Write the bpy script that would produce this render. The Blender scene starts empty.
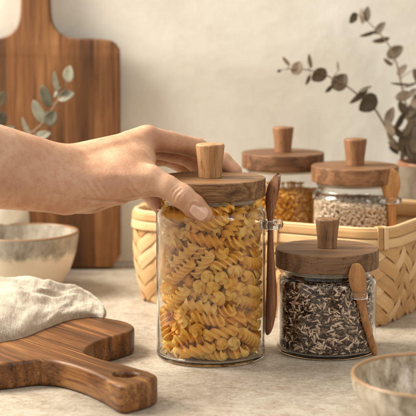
import bpy, bmesh, math, random
import numpy as np
from mathutils import Vector, Matrix, Quaternion
R = math.radians
random.seed(11)
rng = np.random.default_rng(7)
sc = bpy.context.scene
col = sc.collection

# ------------------------------------------------------------------ camera
CAM_H, PITCH, FPX = 0.335, R(8.06), 1490.0
CP, SP = math.cos(PITCH), math.sin(PITCH)
cam = bpy.data.cameras.new('camera')
camo = bpy.data.objects.new('camera', cam)
col.objects.link(camo)
camo.location = (0, 0, CAM_H)
camo.rotation_euler = (R(90) - PITCH, 0, 0)
cam.sensor_width = 36
cam.lens = FPX / 416 * 36
cam.clip_start, cam.clip_end = .02, 50
cam.dof.use_dof = True
cam.dof.focus_distance = 1.375
cam.dof.aperture_fstop = 9.5
sc.camera = camo

# ------------------------------------------------------------------ world and lamps
w = bpy.data.worlds.new('World')
sc.world = w
w.use_nodes = True
bg = w.node_tree.nodes['Background']
bg.inputs[1].default_value = 1.0
# a room with its daylight on the upper left and a dim far end behind the camera
_t = w.node_tree
_tc = _t.nodes.new('ShaderNodeTexCoord')
_dot = _t.nodes.new('ShaderNodeVectorMath'); _dot.operation = 'DOT_PRODUCT'
_t.links.new(_tc.outputs['Generated'], _dot.inputs[0])
_dot.inputs[1].default_value = Vector((-.50, .10, .86)).normalized()
_cr = _t.nodes.new('ShaderNodeValToRGB')
_mr = _t.nodes.new('ShaderNodeMapRange')
_t.links.new(_dot.outputs['Value'], _mr.inputs[0])
_mr.inputs[1].default_value, _mr.inputs[2].default_value = -1, 1
_t.links.new(_mr.outputs[0], _cr.inputs[0])
_cr.color_ramp.elements[0].position, _cr.color_ramp.elements[0].color = .25, (.13, .115, .095, 1)
_cr.color_ramp.elements[1].position, _cr.color_ramp.elements[1].color = .95, (1.02, .99, .92, 1)
_t.links.new(_cr.outputs[0], bg.inputs[0])


def area(name, loc, target, sx, sy, power, color):
    l = bpy.data.lights.new(name, 'AREA')
    l.shape = 'RECTANGLE'
    l.size, l.size_y, l.energy, l.color = sx, sy, power, color
    o = bpy.data.objects.new(name, l)
    col.objects.link(o)
    o.location = loc
    d = Vector(target) - Vector(loc)
    o.rotation_euler = d.to_track_quat('-Z', 'Y').to_euler()
    return o


area('window_light', (-1.15, 1.60, 1.12), (0, 1.42, .06), .70, .80, 57, (1.0, .95, .855))
area('fill_light', (.95, .45, .75), (0, 1.4, .08), .22, .7, 4.0, (1.0, .94, .86))  # weak fill lamp added at the right front, no reflector stands there

sc.render.engine = 'CYCLES'
sc.cycles.use_denoising = True
sc.cycles.max_bounces = 16
sc.cycles.transmission_bounces = 14
sc.cycles.transparent_max_bounces = 12
sc.cycles.glossy_bounces = 8
sc.cycles.diffuse_bounces = 5
sc.cycles.sample_clamp_indirect = 0
sc.cycles.blur_glossy = .3
vs = sc.view_settings
vs.view_transform = 'Standard'
vs.look = 'None'
vs.exposure, vs.gamma = .13, 1


# ------------------------------------------------------------------ helpers
def ray(px, py):
    dx, dy = (px - 208) / FPX, (208 - py) / FPX
    return (dx, dy * SP + CP, dy * CP - SP)


def at(px, py, Y):
    d = ray(px, py)
    k = Y / d[1]
    return Vector((d[0] * k, Y, CAM_H + d[2] * k))


def ground(px, py, z=0.0):
    d = ray(px, py)
    k = (z - CAM_H) / d[2]
    return Vector((d[0] * k, d[1] * k, z))


def tag(o, label=None, cat=None, group=None, kind=None):
    if label: o['label'] = label
    if cat: o['category'] = cat
    if group: o['group'] = group
    if kind: o['kind'] = kind
    return o


def empty(name, loc, label, cat, rz=0, group=None):
    o = bpy.data.objects.new(name, None)
    col.objects.link(o)
    o.location = loc
    o.rotation_euler = (0, 0, rz)
    o.empty_display_size = .02
    return tag(o, label, cat, group)


def mesh(name, verts, faces, mat, parent=None, smooth=True, auto=None, uv=None):
    me = bpy.data.meshes.new(name)
    me.from_pydata([tuple(v) for v in verts], [], [tuple(f) for f in faces])
    me.update()
    if smooth:
        me.polygons.foreach_set('use_smooth', [True] * len(me.polygons))
    if auto is not None:
        me.set_sharp_from_angle(angle=R(auto))
    if uv is not None:
        lay = me.uv_layers.new(name='along')
        li = np.empty(len(me.loops), np.int32); me.loops.foreach_get('vertex_index', li)
        lay.data.foreach_set('uv', np.array(uv, np.float32)[li].ravel())
    if mat: me.materials.append(mat)
    o = bpy.data.objects.new(name, me)
    col.objects.link(o)
    if parent: o.parent = parent
    return o


def lathe(profile, n=96, wob=None):
    """profile: list of (r, z); revolve; r = 0 ends become poles"""
    v, f, rings = [], [], []
    for r, z in profile:
        if r < 1e-6:
            rings.append([len(v)]); v.append((0, 0, z))
        else:
            idx = []
            for i in range(n):
                a = 2 * math.pi * i / n
                rr, zz = (r, z) if wob is None else wob(r, z, a)
                idx.append(len(v)); v.append((rr * math.cos(a), rr * math.sin(a), zz))
            rings.append(idx)
    for a, b in zip(rings, rings[1:]):
        if len(a) == 1 and len(b) == 1: continue
        for i in range(n):
            j = (i + 1) % n
            if len(a) == 1: f.append((a[0], b[j], b[i]))
            elif len(b) == 1: f.append((a[i], a[j], b[0]))
            else: f.append((a[i], a[j], b[j], b[i]))
    return v, f


def fillet(pts, rads, seg=6):
    """round the corners of an open profile"""
    out = [pts[0]]
    for k in range(1, len(pts) - 1):
        p0, p1, p2 = (Vector((*pts[k + d], 0)) for d in (-1, 0, 1))
        r = rads[k] if rads[k] else 0
        if not r: out.append(pts[k]); continue
        a, b = (p0 - p1), (p2 - p1)
        la, lb = a.length, b.length
        a.normalize(); b.normalize()
        ang = a.angle(b)
        t = min(r / math.tan(ang / 2), la * .49, lb * .49)
        q0, q2 = p1 + a * t, p1 + b * t
        for s in range(seg + 1):
            u = s / seg
            q = q0 * (1 - u) ** 2 + p1 * 2 * u * (1 - u) + q2 * u * u
            out.append((q.x, q.y))
    out.append(pts[-1])
    return out


def catmull(P, n=8, closed=True):
    P = [Vector(p) for p in P]
    m = len(P)
    out = []
    for i in range(m if closed else m - 1):
        g = lambda k: P[k % m] if closed else P[min(max(k, 0), m - 1)]
        a, b, c, d = g(i - 1), g(i), g(i + 1), g(i + 2)
        for s in range(n):
            t = s / n
            out.append(.5 * ((2 * b) + (c - a) * t + (2 * a - 5 * b + 4 * c - d) * t * t + (3 * b - a - 3 * c + d) * t ** 3))
    if not closed: out.append(P[-1])
    return out


def plate(name, outline, holes, thick, bev, mat, parent=None):
    """flat plate with holes, rounded edges, z from 0 to thick"""
    cu = bpy.data.curves.new('plate_curve', 'CURVE')
    cu.dimensions = '2D'; cu.fill_mode = 'BOTH'
    cu.extrude = thick / 2 - bev; cu.bevel_depth = bev; cu.bevel_resolution = 3; cu.offset = -bev
    for loop in [outline] + holes:
        s = cu.splines.new('POLY'); s.points.add(len(loop) - 1)
        for p, q in zip(s.points, loop): p.co = (q[0], q[1], 0, 1)
        s.use_cyclic_u = True
    t = bpy.data.objects.new('plate_curve', cu)
    col.objects.link(t)
    me = bpy.data.meshes.new_from_object(t.evaluated_get(bpy.context.evaluated_depsgraph_get()))
    bpy.data.objects.remove(t); bpy.data.curves.remove(cu)
    bm = bmesh.new(); bm.from_mesh(me)
    bmesh.ops.remove_doubles(bm, verts=bm.verts, dist=1e-5)
    for vv in bm.verts: vv.co.z += thick / 2
    bmesh.ops.recalc_face_normals(bm, faces=bm.faces)
    for ff in bm.faces: ff.smooth = True
    bm.to_mesh(me); bm.free()
    me.set_sharp_from_angle(angle=R(40))
    me.materials.clear(); me.materials.append(mat)
    me.name = name
    o = bpy.data.objects.new(name, me); col.objects.link(o)
    if parent: o.parent = parent
    return o


def tube(path, rads, n=10, flat=None):
    """capped tube along path with radius per point; returns verts, faces"""
    P = [Vector(p) for p in path]
    v, f = [], []
    up = None
    for i, p in enumerate(P):
        t = (P[min(i + 1, len(P) - 1)] - P[max(i - 1, 0)]).normalized()
        if up is None:
            up = t.orthogonal().normalized()
        up = (up - t * up.dot(t)).normalized()
        s = t.cross(up)
        for k in range(n):
            a = 2 * math.pi * k / n
            v.append(p + (up * math.cos(a) + s * math.sin(a)) * rads[i])
    for i in range(len(P) - 1):
        for k in range(n):
            j = (k + 1) % n
            f.append((i * n + k, i * n + j, (i + 1) * n + j, (i + 1) * n + k))
    f.append(tuple(range(n))[::-1]); f.append(tuple(range((len(P) - 1) * n, len(P) * n)))
    return v, f


# ------------------------------------------------------------------ materials
class NT:
    def __init__(s, name):
        s.m = bpy.data.materials.new(name)
        s.m.use_nodes = True
        s.t = s.m.node_tree
        s.b = s.t.nodes['Principled BSDF']
        s.out = s.t.nodes['Material Output']

    def n(s, typ, ins=None, **props):
        nd = s.t.nodes.new('ShaderNode' + typ)
        for k, val in props.items(): setattr(nd, k, val)
        for k, val in (ins or {}).items(): s.set(nd.inputs[k], val)
        return nd

    def set(s, inp, val):
        if isinstance(val, bpy.types.NodeSocket): s.t.links.new(val, inp)
        elif isinstance(val, bpy.types.Node): s.t.links.new(val.outputs[0], inp)
        else: inp.default_value = val

    def math(s, op, a, b=0.0, c=0.0):
        nd = s.n('Math', operation=op)
        s.set(nd.inputs[0], a); s.set(nd.inputs[1], b); s.set(nd.inputs[2], c)
        return nd.outputs[0]

    def noise(s, vec, scale, detail=4, rough=.55, dist=0.0):
        return s.n('TexNoise', {'Vector': vec, 'Scale': scale, 'Detail': detail, 'Roughness': rough, 'Distortion': dist}).outputs[0]

    def ramp(s, fac, stops, interp='LINEAR'):
        nd = s.n('ValToRGB', {'Fac': fac})
        cr = nd.color_ramp
        cr.interpolation = interp
        while len(cr.elements) < len(stops): cr.elements.new(.5)
        for e, (p, c) in zip(cr.elements, stops):
            e.position = p
            e.color = (*c, 1) if len(c) == 3 else c
        return nd.outputs[0]

    def mix(s, fac, a, b, mode='MIX'):
        nd = s.n('Mix', data_type='RGBA', blend_type=mode)
        s.set(nd.inputs[0], fac)
        s.set(nd.inputs[6], (*a, 1) if isinstance(a, tuple) and len(a) == 3 else a)
        s.set(nd.inputs[7], (*b, 1) if isinstance(b, tuple) and len(b) == 3 else b)
        return nd.outputs[2]

    def coords(s, scale=(1, 1, 1), rot=(0, 0, 0), loc=(0, 0, 0), kind='Object'):
        tc = s.n('TexCoord').outputs[kind]
        return s.n('Mapping', {'Vector': tc, 'Scale': scale, 'Rotation': rot, 'Location': loc}).outputs[0]

    def bump(s, h, strength=.3, dist=.001, normal=None):
        nd = s.n('Bump', {'Height': h, 'Strength': strength, 'Distance': dist})
        if normal: s.set(nd.inputs['Normal'], normal)
        return nd.outputs[0]

    def done(s, color=None, rough=.5, normal=None, **kw):
        if color is not None: s.set(s.b.inputs['Base Color'], (*color, 1) if isinstance(color, tuple) and len(color) == 3 else color)
        s.set(s.b.inputs['Roughness'], rough)
        if normal is not None: s.set(s.b.inputs['Normal'], normal)
        for k, val in kw.items(): s.set(s.b.inputs[k.replace('_', ' ')], val)
        return s.m


def srgb(r, g, b):
    f = lambda c: ((c / 255 + .055) / 1.055) ** 2.4 if c > 10 else c / 255 / 12.92
    return (f(r), f(g), f(b))


def wood(name, dark, mid, light, axis=0, stave=None, stave_axis=1, freq=1.0, rough=.45, off=(0, 0, 0), contrast=1.0, swirl=1.2, pore=.35, bands=.5, stave_mix=.36, blotch=.2, zs=1.0):
    s = NT(name)
    sc_ = [1, 1, 1]; sc_[axis] = .075; sc_[2] *= zs
    base = s.coords(kind='Object', loc=off)
    stv = None
    if stave:
        sep = s.n('SeparateXYZ', {'Vector': base}).outputs[stave_axis]
        idx = s.math('FLOOR', s.math('MULTIPLY', sep, 1 / stave))
        wn = s.n('TexWhiteNoise', {'W': idx}, noise_dimensions='1D')
        stv = wn.outputs[0]
        add = s.n('VectorMath', {0: base, 1: s.n('VectorMath', {0: wn.outputs[1], 1: (3, 3, 3)}, operation='MULTIPLY').outputs[0]}, operation='ADD')
        base = add.outputs[0]
    v = s.n('Mapping', {'Vector': base, 'Scale': sc_}).outputs[0]
    big = s.math('ADD', s.math('MULTIPLY', s.noise(v, 42 * freq, 3, .55, swirl), .55), s.math('MULTIPLY', s.noise(v, 150 * freq, 5, .6, swirl * .7), .45))
    w_ = s.n('TexWave', {'Vector': v, 'Scale': 26 * freq, 'Distortion': 11.0, 'Detail': 3, 'Detail Scale': 1.6, 'Detail Roughness': .6},
             wave_type='BANDS', bands_direction='XYZ'[(axis + 1) % 3]).outputs[1]
    sc2 = [1, 1, 1]; sc2[axis] = .025
    fine = s.noise(s.n('Mapping', {'Vector': base, 'Scale': sc2}).outputs[0], 620 * freq, 4, .65)
    fac = s.math('ADD', s.math('MULTIPLY', big, 1 - bands * .5), s.math('MULTIPLY', w_, bands * .5))
    fac = s.math('ADD', fac, s.math('MULTIPLY', s.math('SUBTRACT', fine, .5), pore))
    if stv: fac = s.math('ADD', fac, s.math('MULTIPLY', s.math('SUBTRACT', stv, .5), stave_mix))
    c = .5
    fac = s.math('ADD', s.math('MULTIPLY', s.math('SUBTRACT', fac, c), contrast), c)
    color = s.ramp(fac, [(.18, dark), (.48, mid), (.82, light)])
    pores = s.ramp(fine, [(.30, (.42, .36, .32)), (.46, (1, 1, 1))])
    color = s.mix(1.0, color, pores, 'MULTIPLY')
    figure = s.noise(s.n('Mapping', {'Vector': base, 'Scale': [k ** .5 for k in sc_]}).outputs[0], 17 * freq ** .5, 3, .55, 1.0)
    color = s.mix(s.ramp(figure, [(.50, (0, 0, 0)), (.68, (blotch,) * 3)]), color, tuple(c * .9 for c in dark))
    nrm = s.bump(fine, .18, .0006)
    rg = s.math('ADD', rough, s.math('MULTIPLY', s.math('SUBTRACT', fine, .5), .25))
    return s.done(color, rg, nrm, Specular_IOR_Level=.35)


def glass(name):
    s = NT(name)
    return s.done((.985, .99, .985), .0, None, Transmission_Weight=1.0, IOR=1.39)


M = {}
M['glass'] = glass('clear_glass')
M['acacia_board'] = wood('acacia_board', srgb(58, 34, 17), srgb(120, 78, 43), srgb(172, 122, 76), axis=1, stave=.036, stave_axis=0, freq=.5, rough=.5, bands=.12, swirl=1.6, contrast=1.0, stave_mix=.17, blotch=.65)
M['acacia_front'] = wood('acacia_front', srgb(54, 31, 14), srgb(114, 72, 37), srgb(186, 134, 80), axis=0, stave=.040, stave_axis=1, freq=.8, rough=.4, off=(.3, .017, .2), bands=.22, stave_mix=.20, contrast=1.15, swirl=1.6, blotch=.35, zs=.4)
M['walnut_lid'] = wood('walnut_lid', srgb(56, 34, 18), srgb(124, 87, 54), srgb(176, 134, 92), axis=0, freq=1.15, rough=.5, off=(.02, .31, .05), swirl=2.6, bands=.3, contrast=1.2)
M['dusky_lid'] = wood('dusky_lid', srgb(68, 46, 30), srgb(114, 83, 57), srgb(148, 113, 82), axis=0, freq=1.0, rough=.6, off=(.4, .1, .7), contrast=.9)
M['warm_lid'] = wood('warm_lid', srgb(68, 43, 26), srgb(116, 79, 52), srgb(152, 111, 77), axis=0, freq=1.0, rough=.55, off=(.9, .6, .3))
M['tan_lid'] = wood('tan_lid', srgb(76, 49, 29), srgb(128, 89, 58), srgb(164, 122, 84), axis=0, freq=1.0, rough=.55, off=(.15, .8, .1))
M['beech_knob'] = wood('beech_knob', srgb(140, 96, 60), srgb(180, 135, 92), srgb(200, 158, 114), axis=2, freq=1.3, rough=.45, off=(.1, .2, .3), contrast=.8)
M['brown_knob'] = wood('brown_knob', srgb(92, 63, 40), srgb(134, 98, 67), srgb(162, 123, 88), axis=2, freq=1.2, rough=.55, off=(.7, .2, .3), contrast=.8)
M['tan_knob'] = wood('tan_knob', srgb(94, 60, 38), srgb(138, 96, 64), srgb(166, 123, 86), axis=2, freq=1.2, rough=.5, off=(.2, .9, .3), contrast=.8)
M['walnut_spoon'] = wood('walnut_spoon', srgb(72, 43, 28), srgb(126, 82, 54), srgb(174, 122, 84), axis=2, freq=1.4, rough=.42, off=(.2, .1, .4))
M['oak_spoon'] = wood('oak_spoon', srgb(130, 86, 50), srgb(176, 124, 78), srgb(200, 150, 100), axis=2, freq=1.3, rough=.48, off=(.6, .1, .4), contrast=.8)
M['bamboo_spoon'] = wood('bamboo_spoon', srgb(146, 98, 52), srgb(188, 136, 80), srgb(212, 164, 106), axis=2, freq=1.3, rough=.48, off=(.1, .6, .2), contrast=.8)


def mat_table():
    s = NT('plaster_tabletop')
    v = s.coords()
    a = s.noise(v, 7, 5, .6, .8)
    b = s.noise(v, 38, 8, .76, .5)
    c = s.noise(s.n('Mapping', {'Vector': v, 'Scale': (1, 1.7, 1), 'Rotation': (0, 0, .35)}).outputs[0], 110, 6, .78, .4)
    d = s.noise(v, 900, 3, .75)
    pit = s.n('TexVoronoi', {'Vector': s.n('VectorMath', {0: v, 1: s.n('VectorMath', {0: s.n('TexNoise', {'Vector': v, 'Scale': 300.0}).outputs[1], 1: (.004, .004, .004)}, operation='MULTIPLY').outputs[0]}, operation='ADD').outputs[0], 'Scale': 130.0}).outputs[0]
    pit = s.ramp(s.math('ADD', pit, s.math('MULTIPLY', s.math('SUBTRACT', b, .5), .8)), [(.05, (1, 1, 1)), (.16, (0, 0, 0))])
    col_ = s.ramp(a, [(.3, srgb(172, 160, 142)), (.55, srgb(194, 183, 166)), (.75, srgb(210, 201, 186))])
    col_ = s.mix(s.ramp(b, [(.44, (0, 0, 0)), (.66, (.75, .75, .75))]), col_, srgb(146, 125, 101))
    col_ = s.mix(s.ramp(c, [(.5, (0, 0, 0)), (.70, (.7, .7, .7))]), col_, srgb(224, 213, 196))
    col_ = s.mix(s.ramp(c, [(.30, (.6, .6, .6)), (.44, (0, 0, 0))]), col_, srgb(150, 128, 104))
    e = s.noise(v, 260, 5, .75, .3)
    col_ = s.mix(.75, col_, s.ramp(e, [(.32, (.5, .45, .4)), (.47, (1, 1, 1))]), 'MULTIPLY')
    col_ = s.mix(s.ramp(e, [(.58, (0, 0, 0)), (.7, (.55,) * 3)]), col_, srgb(226, 218, 204))
    col_ = s.mix(.5, col_, s.ramp(d, [(.3, (.45, .42, .38)), (.62, (1, 1, 1))]), 'MULTIPLY')
    col_ = s.mix(s.math('MULTIPLY', pit, .55), col_, srgb(132, 112, 90))
    h = s.math('ADD', s.math('MULTIPLY', s.math('SUBTRACT', b, s.math('MULTIPLY', pit, .5)), .6), s.math('ADD', s.math('MULTIPLY', c, .35), s.math('MULTIPLY', d, .12)))
    return s.done(col_, s.ramp(b, [(.3, (.42,) * 3), (.7, (.62,) * 3)]), s.bump(h, .35, .0022), Specular_IOR_Level=.4)


def mat_wall():
    s = NT('plaster_wall')
    v = s.coords()
    a = s.noise(v, 5.5, 6, .62, .7)
    b = s.noise(v, 45, 5, .65, .3)
    d = s.noise(v, 420, 3, .7)
    col_ = s.ramp(a, [(.3, srgb(210, 203, 188)), (.52, srgb(226, 221, 208)), (.72, srgb(236, 232, 222))])
    col_ = s.mix(s.ramp(b, [(.52, (0, 0, 0)), (.74, (.35,) * 3)]), col_, srgb(206, 196, 172))
    h = s.math('ADD', s.math('MULTIPLY', a, 1.5), s.math('ADD', s.math('MULTIPLY', b, .5), s.math('MULTIPLY', d, .1)))
    return s.done(col_, .85, s.bump(h, .25, .003), Specular_IOR_Level=.2)


def mat_skin():
    s = NT('skin')
    v = s.coords()
    a = s.noise(v, 26, 4, .55, .4)
    b = s.noise(v, 160, 4, .6)
    d = s.noise(v, 900, 3, .6)
    vo = s.n('TexVoronoi', {'Vector': s.n('Mapping', {'Vector': v, 'Scale': (1, 1, 1.5), 'Rotation': (.4, .3, .2)}).outputs[0], 'Scale': 800.0}, feature='F1').outputs[0]
    col_ = s.ramp(a, [(.3, srgb(184, 138, 108)), (.52, srgb(203, 158, 126)), (.72, srgb(216, 176, 146))])
    col_ = s.mix(s.ramp(b, [(.46, (0, 0, 0)), (.72, (.5,) * 3)]), col_, srgb(188, 122, 94))
    h = s.math('ADD', s.math('MULTIPLY', vo, .5), s.math('ADD', s.math('MULTIPLY', d, .5), s.math('MULTIPLY', b, 1.0)))
    m = s.done(col_, s.ramp(b, [(.3, (.42,) * 3), (.7, (.55,) * 3)]), s.bump(h, .27, .0008), Specular_IOR_Level=.4,
               Subsurface_Weight=.2, Subsurface_Radius=(1.0, .42, .24), Subsurface_Scale=.0035)
    return m


def mat_nail():
    s = NT('fingernail')
    v = s.coords()
    a = s.noise(v, 120, 3)
    return s.done(s.ramp(a, [(.3, srgb(214, 168, 142)), (.7, srgb(228, 188, 164))]), .28, None, Specular_IOR_Level=.5,
                  Subsurface_Weight=.2, Subsurface_Radius=(1, .4, .25), Subsurface_Scale=.002)


def mat_linen():
    s = NT('linen')
    v = s.coords(rot=(0, 0, .5))
    sx = s.coords(scale=(1, .06, .3), rot=(0, 0, .5))
    sy = s.coords(scale=(.06, 1, .3), rot=(0, 0, .5))
    wx, wy = s.noise(sx, 900, 3, .6), s.noise(sy, 900, 3, .6)
    wv = s.math('ADD', wx, wy)
    a = s.noise(v, 60, 5, .6, .5)
    col_ = s.ramp(a, [(.3, srgb(170, 160, 143)), (.7, srgb(194, 185, 169))])
    col_ = s.mix(.55, col_, s.ramp(s.math('MULTIPLY', wv, .5), [(.38, (.5, .46, .4)), (.58, (1, 1, 1))]), 'MULTIPLY')
    h = s.math('ADD', s.math('MULTIPLY', wv, .5), s.math('MULTIPLY', a, 2.2))
    return s.done(col_, .95, s.bump(h, .5, .0012), Specular_IOR_Level=.1, Sheen_Weight=.25)


def mat_bamboo(name):
    s = NT(name)
    isl = s.n('NewGeometry').outputs['Random Per Island']
    uv = s.n('TexCoord').outputs['UV']
    a = s.noise(s.coords(), 40, 4, .6, .3)
    fib = s.noise(s.n('Mapping', {'Vector': uv, 'Scale': (14, 900, 1)}).outputs[0], 1.0, 5, .62, .2)
    streak = s.noise(s.n('Mapping', {'Vector': uv, 'Scale': (9, 260, 1)}).outputs[0], 1.0, 3, .6, .3)
    f = s.math('ADD', s.math('MULTIPLY', a, .15), s.math('ADD', s.math('MULTIPLY', isl, .4), s.math('ADD', s.math('MULTIPLY', fib, .25), s.math('MULTIPLY', streak, .25))))
    col_ = s.ramp(f, [(.25, srgb(168, 122, 74)), (.5, srgb(206, 163, 112)), (.75, srgb(228, 194, 148))])
    col_ = s.mix(s.ramp(fib, [(.28, (.55,) * 3), (.42, (0, 0, 0))]), col_, srgb(150, 104, 60))
    return s.done(col_, .5, s.bump(s.math('ADD', fib, streak), .35, .0006), Specular_IOR_Level=.35)


def mat_pasta():
    s = NT('durum_pasta')
    oi = s.n('ObjectInfo').outputs['Random']
    v = s.coords()
    a = s.noise(v, 160, 4, .6)
    b = s.noise(v, 1500, 2, .6)
    f = s.math('ADD', s.math('MULTIPLY', a, .6), s.math('MULTIPLY', oi, .4))
    col_ = s.ramp(f, [(.25, srgb(241, 176, 72)), (.5, srgb(248, 194, 94)), (.8, srgb(252, 212, 132))])
    return s.done(col_, .5, s.bump(b, .12, .0004), Specular_IOR_Level=.35,
                  Subsurface_Weight=.25, Subsurface_Radius=(1, .6, .25), Subsurface_Scale=.002)


def mat_grain(name, stops, island, rough=.55, interp='LINEAR'):
    s = NT(name)
    r_ = s.n('NewGeometry').outputs['Random Per Island'] if island else s.n('ObjectInfo').outputs['Random']
    a = s.noise(s.coords(), 500, 2)
    f = s.math('ADD', s.math('MULTIPLY', r_, .9), s.math('MULTIPLY', s.math('SUBTRACT', a, .45), .25))
    return s.done(s.ramp(f, stops, interp), rough, s.bump(a, .3, .0005), Specular_IOR_Level=.2)


def glaze(name, stops, rim_z, line_z, lower, rim_col=srgb(176, 116, 66), drip=.010, rim_w=.0035, zinner=None, speck=.5, rough=.3, sc_=1.0):
    """two glazes meeting at a dripping line, rusty rim; by height of the pot"""
    s = NT(name)
    v = s.coords()
    z = s.n('SeparateXYZ', {'Vector': v}).outputs[2]
    a = s.noise(s.n('Mapping', {'Vector': v, 'Scale': (1, 1, .45)}).outputs[0], 45 * sc_, 6, .62, .6)
    b = s.noise(v, 130 * sc_, 5, .65)
    dr = s.noise(s.n('Mapping', {'Vector': v, 'Scale': (1, 1, .12)}).outputs[0], 75, 3, .5)
    up = s.ramp(s.math('ADD', s.math('MULTIPLY', a, .7), s.math('MULTIPLY', b, .3)), stops)
    up = s.mix(s.ramp(b, [(.56, (0, 0, 0)), (.74, (speck,) * 3)]), up, srgb(120, 98, 76))
    zl = s.math('ADD', z, s.math('MULTIPLY', s.math('SUBTRACT', dr, .5), drip * 4))
    m1 = s.math('MULTIPLY', s.math('SUBTRACT', s.math('ADD', zl, s.math('MULTIPLY', s.math('SUBTRACT', b, .5), .012)), line_z), 1 / .006)
    low = s.mix(s.ramp(b, [(.58, (0, 0, 0)), (.78, (.4,) * 3)]), lower, tuple(c * .72 for c in lower))
    colr = s.mix(s.ramp(m1, [(0, (0, 0, 0)), (1, (1, 1, 1))]), low, up)
    rim = s.math('MULTIPLY', s.math('SUBTRACT', s.math('ADD', z, s.math('MULTIPLY', s.math('SUBTRACT', a, .5), rim_w * 1.3)), rim_z - rim_w), 1 / .0016)
    colr = s.mix(s.ramp(rim, [(0, (0, 0, 0)), (1, (1, 1, 1))]), colr, s.mix(b, rim_col, tuple(min(1, c * 1.25) for c in rim_col)))
    return s.done(colr, rough, s.bump(s.math('ADD', a, s.math('MULTIPLY', b, .4)), .25, .0012), Specular_IOR_Level=.5)


def mat_leaf(name, c1, c2):
    s = NT(name)
    a = s.noise(s.coords(), 90, 4, .6)
    r_ = s.n('ObjectInfo').outputs['Random']
    f = s.math('ADD', s.math('MULTIPLY', a, .5), s.math('MULTIPLY', r_, .5))
    return s.done(s.ramp(f, [(.25, c1), (.75, c2)]), .6, s.bump(a, .3, .0008), Specular_IOR_Level=.3)


M['table'] = mat_table()
M['wall'] = mat_wall()
M['skin'] = mat_skin()
M['nail'] = mat_nail()
M['linen'] = mat_linen()
M['bamboo'] = mat_bamboo('split_bamboo')
M['pasta'] = mat_pasta()
seed_stops = [(0, srgb(46, 25, 15)), (.22, srgb(66, 40, 26)), (.30, srgb(146, 118, 98)), (.42, srgb(122, 96, 80)), (.46, srgb(50, 29, 18)), (.54, srgb(78, 50, 34)), (.57, srgb(212, 178, 150)), (.80, srgb(240, 216, 192)), (.9, srgb(194, 162, 138)), (1, srgb(160, 134, 114))]
M['seed'] = mat_grain('mixed_seed', seed_stops, False)
M['seed_mass'] = mat_grain('mixed_seed_mass', seed_stops, True)
M['kernel'] = mat_grain('golden_kernel', [(0, srgb(214, 140, 40)), (.5, srgb(240, 176, 74)), (1, srgb(248, 202, 112))], True, .4)
M['oat'] = mat_grain('pale_oat', [(0, srgb(206, 180, 148)), (.5, srgb(232, 210, 182)), (1, srgb(244, 230, 208))], True, .6)
M['gray_leaf'] = mat_leaf('pale_eucalyptus_leaf', srgb(80, 77, 62), srgb(130, 125, 106))
M['brown_leaf'] = mat_leaf('dried_eucalyptus_leaf', srgb(82, 70, 55), srgb(128, 112, 92))
M['stem'] = NT('twig').done(srgb(120, 98, 74), .7)
M['seal'] = NT('silicone_seal').done((.80, .78, .72), .2, None, Transmission_Weight=.85, IOR=1.42)

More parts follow.
